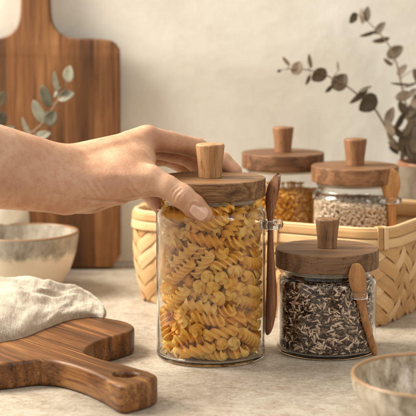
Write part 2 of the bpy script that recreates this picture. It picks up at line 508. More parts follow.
# settled poses of the pasta: position (0.1 mm, from the jar floor) and quaternion
PASTA = [(281, -4, 57, 0.115, 0.575, -0.412, -0.698), (-285, -13, 57, 0.653, 0.560, -0.431, -0.271), (-3, -331, 57, 0.412, 0.698, 0.115, 0.575), (167, 228, 57, 0.312, 0.138, -0.694, -0.634), (-192, -202, 57, 0.653, 0.560, -0.431, -0.271), (104, -267, 57, 0.547, 0.644, 0.292, 0.449), (196, -79, 57, 0.115, 0.575, -0.412, -0.698), (190, -193, 57, 0.546, 0.644, 0.292, 0.449), (-20, 282, 60, 0.589, 0.529, -0.479, 0.380), (346, 164, 60, 0.600, -0.382, -0.602, -0.363), (-211, 328, 68, 0.516, 0.688, -0.170, -0.480), (-275, -129, 71, 0.088, 0.590, 0.452, 0.663), (-212, 181, 77, 0.549, 0.014, 0.650, 0.525), (-65, 27, 91, 0.133, 0.532, -0.589, 0.593), (64, 185, 105, 0.387, 0.481, 0.676, -0.402), (-116, -380, 105, 0.682, 0.454, 0.408, 0.402), (-354, 8, 154, 0.857, 0.401, 0.112, 0.304), (-190, -246, 155, 0.056, 0.654, 0.161, -0.737), (21, 29, 158, 0.719, -0.644, -0.257, -0.049), (302, -35, 162, 0.505, 0.449, -0.567, -0.472), (205, -244, 162, 0.105, -0.079, 0.703, 0.699), (99, -288, 162, 0.080, -0.106, -0.699, -0.703), (292, 187, 165, 0.415, 0.489, 0.627, -0.442), (0, 397, 167, 0.624, 0.289, 0.675, 0.269), (175, 304, 170, 0.193, -0.956, 0.023, -0.220), (330, -226, 183, 0.026, 0.291, 0.405, -0.867), (-220, 221, 183, 0.401, -0.320, -0.660, -0.550), (-321, 108, 184, 0.652, 0.080, 0.403, -0.637), (-118, -322, 201, 0.472, -0.602, 0.523, -0.376), (111, 150, 206, 0.613, 0.570, 0.540, 0.093), (-108, 12, 210, 0.253, 0.580, -0.685, 0.361), (-254, -182, 230, 0.158, 0.157, 0.854, 0.470), (369, 157, 234, 0.226, 0.088, 0.876, -0.417), (59, 28, 255, 0.445, 0.745, -0.136, 0.478), (239, -43, 265, 0.569, 0.765, 0.035, 0.298), (341, -6, 266, 0.613, -0.470, -0.586, -0.246), (83, -388, 268, 0.319, 0.732, -0.233, -0.555), (49, 393, 269, 0.146, 0.732, 0.068, 0.662), (-370, 156, 269, 0.441, -0.567, 0.661, 0.216), (-129, 319, 270, 0.037, -0.799, 0.487, -0.351), (93, -173, 275, 0.638, 0.188, 0.519, 0.538), (-398, -95, 278, 0.260, 0.891, 0.370, -0.042), (-115, -70, 281, 0.421, 0.447, -0.434, -0.659), (-183, -253, 298, 0.338, -0.216, 0.845, 0.354), (-164, 223, 301, 0.452, 0.187, -0.264, -0.831), (246, -228, 308, 0.308, 0.414, 0.376, 0.769), (140, 142, 313, 0.493, -0.686, 0.510, -0.158), (-85, -291, 314, 0.161, 0.098, 0.652, 0.734), (-327, 230, 340, 0.691, 0.494, 0.016, -0.527), (42, 306, 342, 0.335, 0.343, 0.510, 0.714), (289, 44, 364, 0.056, 0.085, -0.655, 0.749), (396, 21, 366, 0.641, -0.760, -0.098, -0.046), (140, -302, 366, 0.396, 0.562, -0.565, -0.458), (119, -14, 374, 0.551, 0.771, -0.101, -0.304), (69, 207, 378, 0.396, 0.669, -0.149, -0.611), (-288, -217, 385, 0.109, -0.098, -0.892, -0.427), (-124, -63, 391, 0.718, 0.609, -0.248, -0.229), (-29, -395, 395, 0.077, -0.745, 0.141, -0.647), (243, 337, 407, 0.581, 0.021, -0.067, -0.811), (154, -184, 416, 0.369, 0.681, -0.311, -0.551), (-298, -71, 417, 0.407, 0.175, 0.708, 0.550), (-159, 128, 422, 0.904, -0.111, 0.292, 0.293), (-27, 326, 423, 0.475, -0.683, -0.050, -0.553), (-98, -190, 429, 0.607, 0.698, -0.072, -0.373), (-265, 131, 448, 0.715, -0.175, 0.434, 0.519), (72, -325, 454, 0.199, 0.578, -0.503, -0.611), (284, 83, 464, 0.617, -0.752, -0.067, 0.221), (29, 0, 469, 0.202, -0.534, 0.458, 0.681), (-201, 342, 472, 0.703, 0.522, -0.350, -0.333), (129, 179, 480, 0.256, -0.320, -0.644, -0.646), (361, 165, 486, 0.113, 0.434, -0.622, 0.642), (-144, -121, 502, 0.017, 0.372, 0.644, 0.668), (-95, -385, 511, 0.002, 0.631, -0.155, -0.760), (-362, -12, 512, 0.402, 0.136, 0.639, -0.642), (318, -237, 513, 0.188, 0.254, 0.751, 0.580), (40, 301, 516, 0.588, -0.393, 0.481, 0.518), (227, -166, 536, 0.590, 0.665, -0.455, 0.061), (118, -31, 556, 0.330, -0.647, 0.598, -0.341), (70, -298, 556, 0.498, 0.320, -0.484, 0.644), (-25, -208, 560, 0.144, -0.265, -0.731, -0.613), (266, 135, 562, 0.370, -0.133, -0.744, -0.541), (-294, -278, 568, 0.794, 0.108, 0.376, -0.464), (-170, 293, 570, 0.588, -0.079, 0.800, -0.089), (-207, -77, 573, 0.278, -0.044, 0.787, 0.549), (-250, 122, 579, 0.310, 0.574, -0.705, 0.279), (121, 278, 585, 0.546, -0.621, -0.296, -0.478), (379, -118, 587, 0.689, 0.593, 0.130, -0.397), (-13, 185, 598, 0.075, -0.251, -0.578, -0.772), (-120, -189, 604, 0.614, -0.547, 0.462, 0.331), (328, 222, 604, 0.128, 0.267, -0.591, -0.751), (-356, 211, 607, 0.043, 0.977, 0.202, -0.042), (151, -239, 611, 0.129, -0.034, -0.710, -0.692), (-14, 400, 623, 0.375, -0.532, -0.693, 0.311), (-378, -121, 628, 0.633, -0.747, -0.202, 0.033), (-306, 44, 634, 0.776, 0.454, 0.398, 0.180), (193, 153, 646, 0.460, 0.553, -0.660, 0.217), (241, -205, 658, 0.374, 0.469, -0.538, 0.592), (-97, 204, 660, 0.547, 0.804, -0.184, -0.144), (-10, 51, 680, 0.660, 0.199, -0.722, 0.049), (-65, -296, 682, 0.256, -0.074, 0.759, 0.593), (189, 16, 688, 0.378, -0.263, -0.619, 0.636), (123, 277, 692, 0.472, 0.037, -0.703, 0.530), (44, -302, 693, 0.682, 0.709, -0.010, -0.176), (330, -152, 705, 0.199, -0.364, -0.748, -0.518), (-150, -114, 709, 0.258, 0.728, -0.166, -0.613), (372, 143, 709, 0.457, 0.798, -0.212, 0.331), (-176, 355, 713, 0.417, -0.691, 0.115, -0.578), (170, -261, 732, 0.654, 0.746, 0.085, -0.091), (-317, 38, 742, 0.083, -0.596, 0.510, 0.614), (-178, 59, 758, 0.657, 0.608, 0.162, 0.415), (-94, 133, 766, 0.021, -0.553, 0.530, 0.642), (301, -35, 772, 0.567, 0.291, 0.693, 0.338), (-222, -199, 780, 0.274, 0.813, -0.343, 0.382), (-19, -303, 780, 0.088, -0.165, -0.723, -0.665), (162, 67, 783, 0.485, 0.063, 0.737, 0.465), (-394, -51, 783, 0.259, -0.253, 0.522, 0.773), (165, 256, 787, 0.581, -0.685, -0.056, -0.437), (88, -291, 797, 0.364, 0.412, 0.620, -0.559), (235, -254, 818, 0.155, 0.093, 0.730, 0.659), (-144, 283, 828, 0.564, 0.508, 0.640, 0.122), (-234, 192, 830, 0.654, 0.632, 0.139, 0.392), (-255, -313, 833, 0.149, 0.459, -0.785, -0.389), (-155, -90, 837, 0.807, -0.481, -0.310, -0.145), (-64, 398, 846, 0.554, 0.385, -0.211, -0.707), (331, 22, 861, 0.407, -0.856, 0.044, -0.316), (-10, 306, 863, 0.179, 0.393, -0.034, -0.901), (356, -175, 875, 0.412, -0.698, -0.313, -0.495), (-14, -197, 875, 0.533, 0.625, -0.286, 0.493), (281, 281, 879, 0.396, -0.587, 0.158, 0.688), (-390, -78, 884, 0.598, -0.494, 0.303, 0.554), (191, 187, 886, 0.245, 0.422, -0.541, -0.685), (148, -14, 891, 0.634, 0.694, -0.161, 0.301), (-75, -357, 895, 0.175, 0.228, -0.908, -0.306), (38, 400, 902, 0.000, -0.890, 0.093, -0.447), (-75, 162, 905, 0.571, 0.355, -0.307, -0.674), (-282, 130, 907, 0.539, 0.826, -0.162, -0.009), (75, -164, 920, 0.707, -0.466, -0.452, -0.279), (139, -373, 921, 0.214, -0.560, -0.056, -0.799), (-386, 150, 931, 0.056, -0.998, -0.021, -0.023), (-169, -93, 950, 0.485, 0.718, -0.127, -0.483), (-129, -289, 955, 0.256, -0.010, -0.936, -0.243), (29, 175, 966, 0.039, -0.023, 0.751, -0.659), (327, 59, 974, 0.766, -0.440, -0.468, -0.005), (-250, -316, 977, 0.153, 0.464, -0.782, -0.388), (272, -147, 985, 0.276, -0.693, 0.258, -0.614), (345, 206, 988, 0.501, -0.028, -0.468, -0.728), (-390, -77, 996, 0.266, 0.229, 0.783, -0.514), (42, -301, 997, 0.730, 0.507, 0.418, -0.187), (132, 179, 997, 0.703, 0.704, -0.044, 0.085), (-271, 79, 999, 0.509, 0.838, 0.034, -0.194), (237, -47, 1019, 0.774, 0.078, 0.627, 0.041), (-204, -21, 1022, 0.575, -0.287, 0.704, 0.303), (-222, -215, 1023, 0.457, 0.308, 0.739, 0.387), (29, 401, 1042, 0.816, -0.214, -0.390, 0.368), (256, -236, 1045, 0.511, 0.590, -0.570, -0.257), (-131, 276, 1049, 0.051, -0.104, 0.756, 0.644), (-19, 145, 1057, 0.643, 0.745, 0.147, -0.101), (-57, -171, 1081, 0.199, 0.104, 0.815, 0.535), (-259, 303, 1084, 0.531, 0.588, -0.609, -0.034), (188, 146, 1086, 0.107, -0.131, -0.716, -0.677), (82, 171, 1089, 0.071, -0.056, 0.693, 0.715), (117, -308, 1101, 0.348, 0.696, 0.169, 0.605), (-345, -37, 1104, 0.685, -0.704, 0.072, -0.171), (144, 380, 1107, 0.333, 0.123, 0.932, -0.075), (400, 15, 1109, 0.371, -0.660, -0.578, -0.305), (-184, -186, 1118, 0.036, 0.334, 0.749, 0.571), (287, 4, 1125, 0.156, -0.258, -0.756, -0.581), (-60, -392, 1138, 0.758, 0.050, -0.625, -0.178), (209, -205, 1144, 0.847, 0.481, 0.223, 0.021), (-193, 86, 1148, 0.523, 0.275, 0.783, -0.194), (-276, -142, 1149, 0.425, 0.589, 0.292, -0.622), (0, 92, 1153, 0.460, -0.349, 0.555, 0.599), (308, 249, 1155, 0.462, 0.008, -0.673, -0.578), (-105, 286, 1162, 0.526, 0.198, 0.640, 0.523), (-392, 62, 1175, 0.370, -0.568, -0.546, -0.492), (114, 149, 1190, 0.466, 0.556, 0.436, -0.533), (217, 63, 1201, 0.469, -0.486, 0.580, 0.455), (-3, -198, 1205, 0.555, 0.681, 0.181, -0.442), (-129, -210, 1207, 0.810, 0.541, -0.184, -0.130), (95, -239, 1209, 0.228, -0.057, -0.713, 0.661), (-184, 9, 1226, 0.240, 0.580, -0.429, -0.650), (-167, 178, 1240, 0.299, -0.534, 0.284, 0.739), (335, 144, 1245, 0.498, 0.616, 0.512, -0.334), (376, -143, 1259, 0.868, -0.447, 0.063, -0.206), (-204, -89, 1260, 0.460, 0.575, 0.235, 0.635), (24, 284, 1262, 0.635, 0.577, -0.455, -0.239), (-348, 213, 1264, 0.210, -0.902, -0.291, -0.240), (-274, -177, 1276, 0.631, 0.449, 0.354, 0.524), (200, 230, 1279, 0.163, 0.075, 0.720, 0.670), (204, -354, 1280, 0.027, -0.779, -0.554, 0.292), (-5, -397, 1289, 0.488, -0.492, -0.614, 0.379), (-178, 364, 1294, 0.718, 0.334, -0.151, -0.592), (225, -203, 1302, 0.046, 0.479, -0.442, -0.757), (65, 200, 1312, 0.482, 0.802, -0.231, -0.265), (320, -2, 1313, 0.592, 0.619, -0.495, 0.146), (-66, 335, 1315, 0.395, 0.082, 0.800, 0.444), (5, -78, 1315, 0.022, 0.249, -0.696, 0.674), (-320, -6, 1326, 0.085, -0.694, 0.419, 0.580), (-203, 35, 1334, 0.775, 0.315, 0.534, -0.124), (73, 56, 1339, 0.177, -0.013, 0.886, -0.430), (-271, -290, 1348, 0.484, 0.714, 0.012, 0.506), (-222, 180, 1355, 0.616, 0.540, 0.564, 0.102), (27, 306, 1368, 0.055, -0.432, -0.535, -0.724), (-84, -195, 1381, 0.455, -0.111, -0.451, -0.760), (280, 281, 1383, 0.519, 0.690, 0.012, 0.505), (33, -277, 1388, 0.364, 0.517, 0.758, 0.160), (188, 89, 1394, 0.150, 0.499, 0.693, 0.499), (95, -182, 1404, 0.053, 0.488, -0.439, -0.753), (-392, -122, 1408, 0.934, 0.185, 0.128, -0.277), (287, -56, 1409, 0.462, 0.479, -0.586, 0.463), (-200, -240, 1410, 0.201, -0.359, 0.614, -0.674), (51, -394, 1410, 0.140, 0.781, -0.075, -0.604), (-176, 86, 1431, 0.669, 0.032, 0.713, -0.209), (-303, 21, 1432, 0.165, -0.551, 0.352, -0.739), (392, -50, 1434, 0.026, 0.062, 0.696, 0.715), (-132, 376, 1443, 0.261, 0.559, 0.007, -0.787), (160, -65, 1447, 0.130, -0.974, 0.117, -0.143)]

# ------------------------------------------------------------------ the setting
WALL_Y = 1.87
v = [(-2.2, 1.0, 0), (2.2, 1.0, 0), (2.2, WALL_Y + .05, 0), (-2.2, WALL_Y + .05, 0)]
v += [(x, y, -.04) for x, y, z in v]
tag(mesh('tabletop', v, [(0, 1, 2, 3), (7, 6, 5, 4), (0, 4, 5, 1), (1, 5, 6, 2), (2, 6, 7, 3), (3, 7, 4, 0)], M['table'], smooth=False), kind='structure')
v = [(-2.2, WALL_Y, .001), (2.2, WALL_Y, .001), (2.2, WALL_Y, 1.6), (-2.2, WALL_Y, 1.6)]
v += [(x, y + .06, z) for x, y, z in v]
tag(mesh('wall', v, [(0, 1, 2, 3), (7, 6, 5, 4), (0, 4, 5, 1), (1, 5, 6, 2), (2, 6, 7, 3), (3, 7, 4, 0)], M['wall'], smooth=False), kind='structure')

# ------------------------------------------------------------------ cutting boards
px = lambda x: (x - 37) * .001228
bz = lambda y: (270 - y) * .001228
half = [(0, 270), (100, 270), (113, 267), (119.5, 259), (121, 247), (121, 160), (121, 60), (119.5, 49), (115, 43), (106, 40.5), (90, 39.5), (76, 39.5),
        (67, 37.5), (59, 32), (54, 24), (52, 12), (51.5, -10), (51.5, -45), (50, -60), (45, -70), (37, -73)]
right = [(px(x), bz(y)) for x, y in half[1:]]
out = right + [(-x, y) for x, y in right[::-1][1:]]
sm = []
for i, p in enumerate(out): sm.append(p)
out = [tuple(q) for q in catmull([(x, y, 0) for x, y in sm], 4)]
hole = [(.0085 * math.cos(a), bz(-48) + .0085 * math.sin(a)) for a in np.linspace(0, 2 * math.pi, 25)[:-1]]
b = plate('leaning_cutting_board', [(q[0], q[1]) for q in out], [hole], .020, .0028, M['acacia_board'])
c = at(37, 240, 1.82)
b.location = (c.x, 1.8385, .0012)
b.rotation_euler = (R(90 - 3.9), 0, 0)
tag(b, 'large paddle shaped acacia wood cutting board leaning upright against the wall', 'cutting board')

pts = [(-42, 1203), (-47, 1216), (-58, 1229), (-73, 1245), (-90, 1260), (-101, 1273), (-108, 1284), (-110, 1297), (-106, 1318), (-97, 1338), (-82, 1357), (-73, 1371),
       (-70, 1386), (-73, 1402), (-84, 1418), (-104, 1435), (-150, 1487), (-196, 1545), (-212, 1562), (-235, 1574), (-262, 1570), (-290, 1552), (-370, 1488), (-388, 1462), (-385, 1436),
       (-330, 1350), (-275, 1272), (-255, 1253), (-232, 1244), (-205, 1241), (-178, 1245.5), (-160, 1254), (-145, 1259.5), (-127, 1253), (-107, 1232), (-88, 1203), (-75, 1177), (-67, 1171.5), (-58, 1178), (-48, 1190)]
piv = Vector((-.060, 1.190, 0)); dirv = Vector((-.62, .785, 0)); per = Vector((-.785, -.62, 0))
loc = []
for x, y in pts:
    q = Vector((x / 1000, y / 1000, 0)) - piv
    loc.append((q.dot(dirv), q.dot(per), 0))
out = [(q[0], q[1]) for q in catmull(loc, 6)]
q = Vector((-.0685, 1.2098, 0)) - piv
hc = (q.dot(dirv), q.dot(per))
hole = [(hc[0] + (.0102) * math.cos(a), hc[1] + .0102 * math.sin(a)) for a in np.linspace(0, 2 * math.pi, 33)[:-1]]
b = plate('cutting_board', out, [hole], .0235, .0032, M['acacia_front'])
b.location = piv + Vector((0, 0, .0006))
b.rotation_euler = (0, 0, math.atan2(dirv.y, dirv.x))
tag(b, 'thick wooden cutting board lying flat under the linen cloth, round hole in its handle', 'cutting board')

# ------------------------------------------------------------------ linen cloth
Fp = [(106.5, 315), (104, 317.5), (97, 317), (88, 317), (75, 319), (60, 322.5), (45, 328.5), (30, 335), (15, 339.5), (0, 342), (-30, 349), (-70, 356)]
Bp = [(106, 313.5), (103, 309), (98, 306), (92, 303), (84, 300), (74, 298), (62, 296), (48, 294), (35, 292), (20, 290), (-30, 287), (-70, 286)]
Hs = [.004, .008, .010, .012, .0155, .019, .0225, .0255, .028, .030, .033, .034]
F3 = catmull([ground(x, y, .0248) for x, y in Fp], 14, False)
B3 = catmull([ground(x, y, .0248) for x, y in Bp], 14, False)
H3 = catmull([(h, 0, 0) for h in Hs], 14, False)
from mathutils import noise as mnoise
nu, nv = len(F3), 110
v, f = [], []
for i in range(nu):
    u = i / (nu - 1)
    h = H3[i].x
    for j in range(nv):
        t = j / (nv - 1)
        p = F3[i].lerp(B3[i], t)
        if t < .5: prof = (1 - (1 - t / .5) ** 2.4) ** .62
        else: prof = max(0, 1 - ((t - .5) / .5) ** 2.6) ** .7
        prof *= .86 + .14 * math.sin(t * 3.1)
        env = min(1, t * 9) * min(1, (1 - t) * 9) * min(1, u * 6)
        n1 = mnoise.noise(Vector((u * 3.6, t * 1.8 + u * 1.5, 1.7)))
        n2 = mnoise.noise(Vector((u * 6.5, t * 4.2 + u * 3, 4.2)))
        n3 = mnoise.noise(Vector((u * 17, t * 9 + u * 7, 8.2)))
        n4 = mnoise.noise(Vector((u * 60, t * 22, 3.3)))
        c1 = .30 + .22 * u + .05 * math.sin(u * 7)
        c2 = .66 - .12 * u + .04 * math.sin(u * 9 + 1)
        fold = .0042 * math.exp(-((t - c1) / .07) ** 2) - .0050 * math.exp(-((t - c1 - .14) / .06) ** 2) + .0045 * math.exp(-((t - c2) / .08) ** 2)
        fold -= .004 * math.exp(-((t - c2 - .17) / .06) ** 2)
        fold *= min(1, u * 3.2)
        rg = (1 - abs(mnoise.noise(Vector((u * 2.2 + t * .9, t * 3.6 - u * 2.4, 6.1))))) ** 5
        rg2 = (1 - abs(mnoise.noise(Vector((u * 10 + t * 2, t * 8 - u * 6.0, 2.6))))) ** 6
        fold = fold * 1.15 + (.0020 * rg + .0005 * rg2) * min(1, u * 3.0) * (.35 + .65 * u)
        stp = (t - .40 - .10 * u - .05 * mnoise.noise(Vector((u * 7, 1.3, 9.0)))) / .05
        stp = min(1, max(0, stp)); stp = stp * stp * (3 - 2 * stp)
        fold += (.0062 * stp - .0022 * math.exp(-((t - .36 - .10 * u) / .05) ** 2)) * min(1, max(0, (u - .12) * 3.5)) * max(0, 1 - (t / .95) ** 6)
        z = h * prof * .86 + env * (fold + .0055 * n1 * u ** .5 + .0036 * n2 * min(1, u * 3) + .0011 * n3 * min(1, u * 4) + .00025 * n4)
        z = max(z, 0)
        off = (.0022 * n2 + .003 * mnoise.noise(Vector((u * 9, 2, 5)))) * (1 - t) * min(1, u * 8)
        d = (F3[i] - B3[i]).normalized()
        q = p + d * (off + .004 * math.sin(min(1, t * 5) * math.pi) * min(1, u * 4))
        v.append((q.x, q.y, .0246 + z))
for i in range(nu - 1):
    for j in range(nv - 1):
        f.append((i * nv + j, i * nv + j + 1, (i + 1) * nv + j + 1, (i + 1) * nv + j))
n0 = len(v)
for i in range(nu):
    for k in (0, nv - 1): v.append((v[i * nv + k][0], v[i * nv + k][1], .0243))
for i in range(nu - 1):
    a, b_, c, d = n0 + 2 * i, n0 + 2 * i + 1, n0 + 2 * i + 2, n0 + 2 * i + 3
    f.append((a, c, d, b_))
    f.append((i * nv, (i + 1) * nv, c, a)); f.append(((i + 1) * nv + nv - 1, i * nv + nv - 1, b_, d))
tag(mesh('linen_cloth', v, f, M['linen']), 'crumpled cream linen cloth lying on the flat cutting board', 'cloth')


# ------------------------------------------------------------------ bowls and vases
def pot(name, outer, inner, locn, mat, label, cat, n=128):
    prof = fillet([(0, outer[0][1])] + outer, [0] * (len(outer) + 1))
    o2 = [(p[0], p[1]) for p in catmull([(r, z, 0) for r, z in outer], 6, False)]
    i2 = [(p[0], p[1]) for p in catmull([(r, z, 0) for r, z in inner], 6, False)]
    (ro, zo), (ri, zi) = o2[-1], i2[0]
    lip = [((ro + ri) / 2 + (ro - ri) / 2 * math.cos(a), zo + (ro - ri) / 2 * math.sin(a)) for a in np.linspace(0.3, math.pi - .3, 6)]
    prof = [(0, outer[0][1] + .001), (outer[0][0] * .8, outer[0][1] + .001)] + o2 + lip + i2 + [(0, inner[-1][1])]
    s = random.random() * 6

    def wob(r, z, a):
        k = 1 + .006 * math.sin(2 * a + s) + .004 * math.sin(3 * a + 2 * s)
        return r * k, z * (1 + .008 * math.sin(2 * a + s * 3))
    vv, ff = lathe(prof, n, wob)
    o = mesh(name, vv, ff, mat)
    o.location = locn
    return tag(o, label, cat)


gray_st = [(.30, srgb(98, 91, 80)), (.43, srgb(136, 128, 114)), (.56, srgb(168, 160, 146)), (.72, srgb(198, 191, 177))]
M['bowl_a'] = glaze('grey_drip_glaze', gray_st, .0695, .0435, srgb(216, 202, 180), srgb(128, 92, 62), drip=.009, rim_w=.0020, sc_=1.6)
bp = ground(24, 291)
pot('ceramic_bowl', [(.030, 0), (.034, .0012), (.043, .008), (.053, .025), (.0605, .047), (.0640, .0685)],
    [(.0606, .0685), (.0572, .047), (.0495, .026), (.038, .012), (.02, .0075), (.006, .007)], (bp.x, bp.y, 0), M['bowl_a'],
    'deep ceramic bowl with grey drip glaze over cream, standing behind the linen cloth', 'bowl')
taupe_st = [(.34, srgb(92, 76, 60)), (.43, srgb(142, 127, 107)), (.52, srgb(178, 165, 146)), (.64, srgb(212, 203, 187))]
M['bowl_b'] = glaze('taupe_mottled_glaze', taupe_st, .0495, .002, srgb(190, 174, 152), srgb(146, 112, 78), drip=.006, rim_w=.0020, sc_=1.7, speck=.7)
bp = ground(443, 374, .05)
pot('shallow_bowl', [(.030, 0), (.036, .0012), (.048, .008), (.0605, .022), (.0672, .036), (.0702, .0487)],
    [(.0670, .0487), (.0638, .037), (.0565, .023), (.043, .011), (.02, .0070), (.006, .0068)], (bp.x, bp.y, 0), M['bowl_b'],
    'shallow mottled taupe ceramic bowl with rusty rim, nearest the camera', 'bowl')
M['vase_a'] = glaze('matte_white_glaze', [(.3, srgb(206, 198, 182)), (.6, srgb(222, 215, 200)), (.8, srgb(230, 224, 210))], .3, .0, srgb(220, 212, 198), speck=.15, rough=.6)
va = at(-2, 215, 1.774); va.z = 0
pot('white_vase', [(.022, 0), (.027, .0015), (.034, .02), (.0375, .052), (.0365, .085), (.028, .115), (.0175, .133), (.0160, .148), (.0185, .158)],
    [(.0155, .158), (.0130, .148), (.0145, .133), (.025, .112), (.033, .085), (.034, .052), (.028, .015), (.008, .006)], va, M['vase_a'],
    'matte white round vase behind the grey drip glazed bowl', 'vase')
M['vase_b'] = glaze('dusky_vase_glaze', [(.3, srgb(92, 80, 66)), (.5, srgb(122, 108, 91)), (.75, srgb(148, 134, 117))], .1375, .02, srgb(150, 132, 112), srgb(150, 100, 68), rim_w=.0040, speck=.4, rough=.22)
vb = at(428, 160, 1.795); vb.z = 0
pot('taupe_vase', [(.026, 0), (.030, .0015), (.036, .02), (.0395, .055), (.0395, .09), (.0372, .118), (.0366, .1365)],
    [(.0334, .1365), (.0342, .118), (.0365, .09), (.0365, .055), (.033, .02), (.01, .006)], vb, M['vase_b'],
    'glossy taupe vase with terracotta rim standing behind the woven basket', 'vase')


# ------------------------------------------------------------------ eucalyptus
def leaf_mesh(parent, mat, p, length, width, ang, tilt, yaw=0.0, cup=.12):
    """p: leaf centre; ang: direction of the long axis in the picture plane; tilt: turn about that axis; yaw: swing in depth"""
    L = Vector((math.cos(ang) * math.cos(yaw), math.sin(yaw), math.sin(ang) * math.cos(yaw)))
    Nn = Vector((0, -1, 0)); Nn = (Nn - L * Nn.dot(L)).normalized()
    S = L.cross(Nn)
    S, Nn = S * math.cos(tilt) + Nn * math.sin(tilt), Nn * math.cos(tilt) - S * math.sin(tilt)
    vv, ff = [], []
    nu_, nv_ = 12, 6
    for i in range(nu_ + 1):
        t = i / nu_
        hw = math.sin(math.pi * t ** .85) ** .62 * (1 if t < 1 else 0)
        if i in (0, nu_): hw = .03
        for j in range(-nv_ // 2, nv_ // 2 + 1):
            s_ = j / (nv_ / 2)
            x, y = (t - .5) * length, s_ * hw * width / 2
            z = cup * width * (s_ * s_ * .8 * hw) - cup * length * .5 * (t - .5) ** 2 + .02 * width * math.sin(7 * t + 3 * s_)
            vv.append(L * x + S * y + Nn * z)
    m_ = nv_ + 1
    top = len(vv)
    vv += [q - Nn * .00035 for q in vv]
    for i in range(nu_):
        for j in range(nv_):
            a = i * m_ + j
            ff.append((a, a + 1, a + m_ + 1, a + m_)); ff.append((top + a + m_, top + a + m_ + 1, top + a + 1, top + a))
    edge = [j for j in range(m_)] + [i * m_ + nv_ for i in range(1, nu_ + 1)] + [nu_ * m_ + j for j in range(nv_ - 1, -1, -1)] + [i * m_ for i in range(nu_ - 1, 0, -1)]
    for a, b_ in zip(edge, edge[1:] + edge[:1]): ff.append((a, top + a, top + b_, b_))
    o = mesh('leaf', vv, ff, mat, parent)
    o.location = p
    return o


def branch(name, base, stem_px, leaves, mat, label, r0=.0016, twigs=True, cat='eucalyptus branch', group=None):
    """stem_px: (px, py, Y); leaves: (px, py, length px, width px, angle deg, tilt deg)"""
    root = empty(name, base, label, cat, 0, group)
    P = [Vector(base)] + [at(*q) for q in stem_px]
    path = catmull([q - Vector(base) for q in P], 6, False)
    rad = [r0 * (1 - .72 * i / (len(path) - 1)) for i in range(len(path))]
    vv, ff = tube(path, rad, 8)
    V, Fc = list(vv), list(ff)
    for (x, y, l, w_, a, t) in leaves:
        tgt_best, bd = None, 1e9
        for q in path:
            w3 = q + Vector(base)
            yy = w3.y
            c_ = at(x, y, yy)
            dd = (c_ - w3).length
            if dd < bd: bd, tgt_best, Yb = dd, q, yy
        sgn = random.uniform(-.008, .008)
        p = at(x, y, Yb + sgn) - Vector(base)
        k = (Yb / FPX) * 1.01
        # petiole end: whichever end of the leaf lies nearer to the stem
        Lx = Vector((math.cos(R(a)), 0, math.sin(R(a)))) * l * k * .5
        e1, e2 = p - Lx, p + Lx
        e = e1 if (e1 - tgt_best).length < (e2 - tgt_best).length else e2
        if e is e2: a += 180
        tv, tf = tube([tgt_best, tgt_best.lerp(e, .6) + Vector((0, 0, .0006)), e], [.0006, .0005, .0004], 6)
        n_ = len(V); V += tv; Fc += [tuple(i + n_ for i in q) for q in tf]
        leaf_mesh(root, mat, p, l * k * 1.12, w_ * k * 1.02, R(a), R(t), R(random.uniform(-15, 15)))
    mesh('stem', V, Fc, M['stem'], root)
    return root


branch('eucalyptus_branch', (vb.x - .018, vb.y - .008, .1350),
       [(398, 145, 1.787), (389, 133, 1.782), (374, 108, 1.775), (357, 94, 1.77), (340, 82, 1.768), (317, 72, 1.768), (298, 69, 1.768), (280, 70, 1.768)],
       [(297, 68, 13, 12, 60, 20), (286, 61, 10, 4, 130, 30), (319, 75, 16, 14, 40, 15), (310, 61, 13, 5, 100, 40), (308, 80, 10, 5, 70, 40), (340, 82, 18, 16, 50, 10),
        (338, 66, 9, 3, 95, 40), (329, 89, 9, 5, 45, 30), (368, 103, 21, 18, 40, 15), (359, 96, 22, 8, 38, 30), (365, 89, 13, 4, 25, 40), (390, 116, 17, 10, 70, 30), (279, 71, 4, 3, 20, 0),
        (391, 138, 18, 6, 115, 40), (394, 150, 12, 6, 140, 30)],
       M['brown_leaf'], 'dried brown eucalyptus branch stretching far left above the basket jars', group='dried branches in the taupe vase')
branch('eucalyptus_branch', (vb.x - .010, vb.y + .006, .1350),
       [(409, 145, 1.80), (408, 118, 1.802), (402, 88, 1.805), (396, 62, 1.81), (388, 44, 1.815), (378, 32, 1.82), (366, 20, 1.825), (357, 14, 1.825)],
       [(353, 18, 11, 9, 60, 30), (362, 16, 15, 6, 95, 50), (367, 14, 14, 8, 85, 30), (380, 28, 14, 8, 50, 30), (368, 34, 16, 5, 15, 40), (381, 40, 16, 7, 10, 40), (395, 52, 17, 12, 35, 15),
        (402, 70, 13, 8, 50, 40), (400, 84, 18, 4, -5, 50), (411, 85, 12, 4, 20, 50), (404, 96, 16, 11, 15, 30), (413, 92, 10, 6, 40, 30), (411, 111, 19, 12, 45, 20), (399, 122, 20, 9, 60, 40), (415, 120, 22, 14, 70, 20), (403, 108, 15, 9, 120, 30), (420, 100, 20, 14, 40, 20), (416, 76, 14, 8, 100, 30), (388, 62, 10, 5, 140, 40)],
       M['brown_leaf'], 'dried brown eucalyptus branch rising tallest out of the taupe vase', group='dried branches in the taupe vase')
branch('eucalyptus_branch', (vb.x - .002, vb.y - .016, .1350),
       [(416, 148, 1.778), (413, 134, 1.774), (411, 122, 1.77)],
       [(404, 140, 22, 14, 75, 20), (414, 140, 24, 13, 95, 25), (398, 132, 15, 8, 130, 35), (408, 128, 18, 9, 60, 30), (420, 130, 20, 12, 70, 20), (396, 147, 18, 6, 150, 40), (410, 150, 18, 10, 100, 30), (424, 148, 18, 12, 60, 30), (390, 128, 16, 9, 115, 30), (404, 150, 20, 9, 75, 30), (416, 128, 20, 12, 80, 20), (413, 152, 22, 13, 110, 20)],
       M['brown_leaf'], 'short bushy cluster of dried eucalyptus leaves low in the mouth of the taupe vase', group='dried branches in the taupe vase')
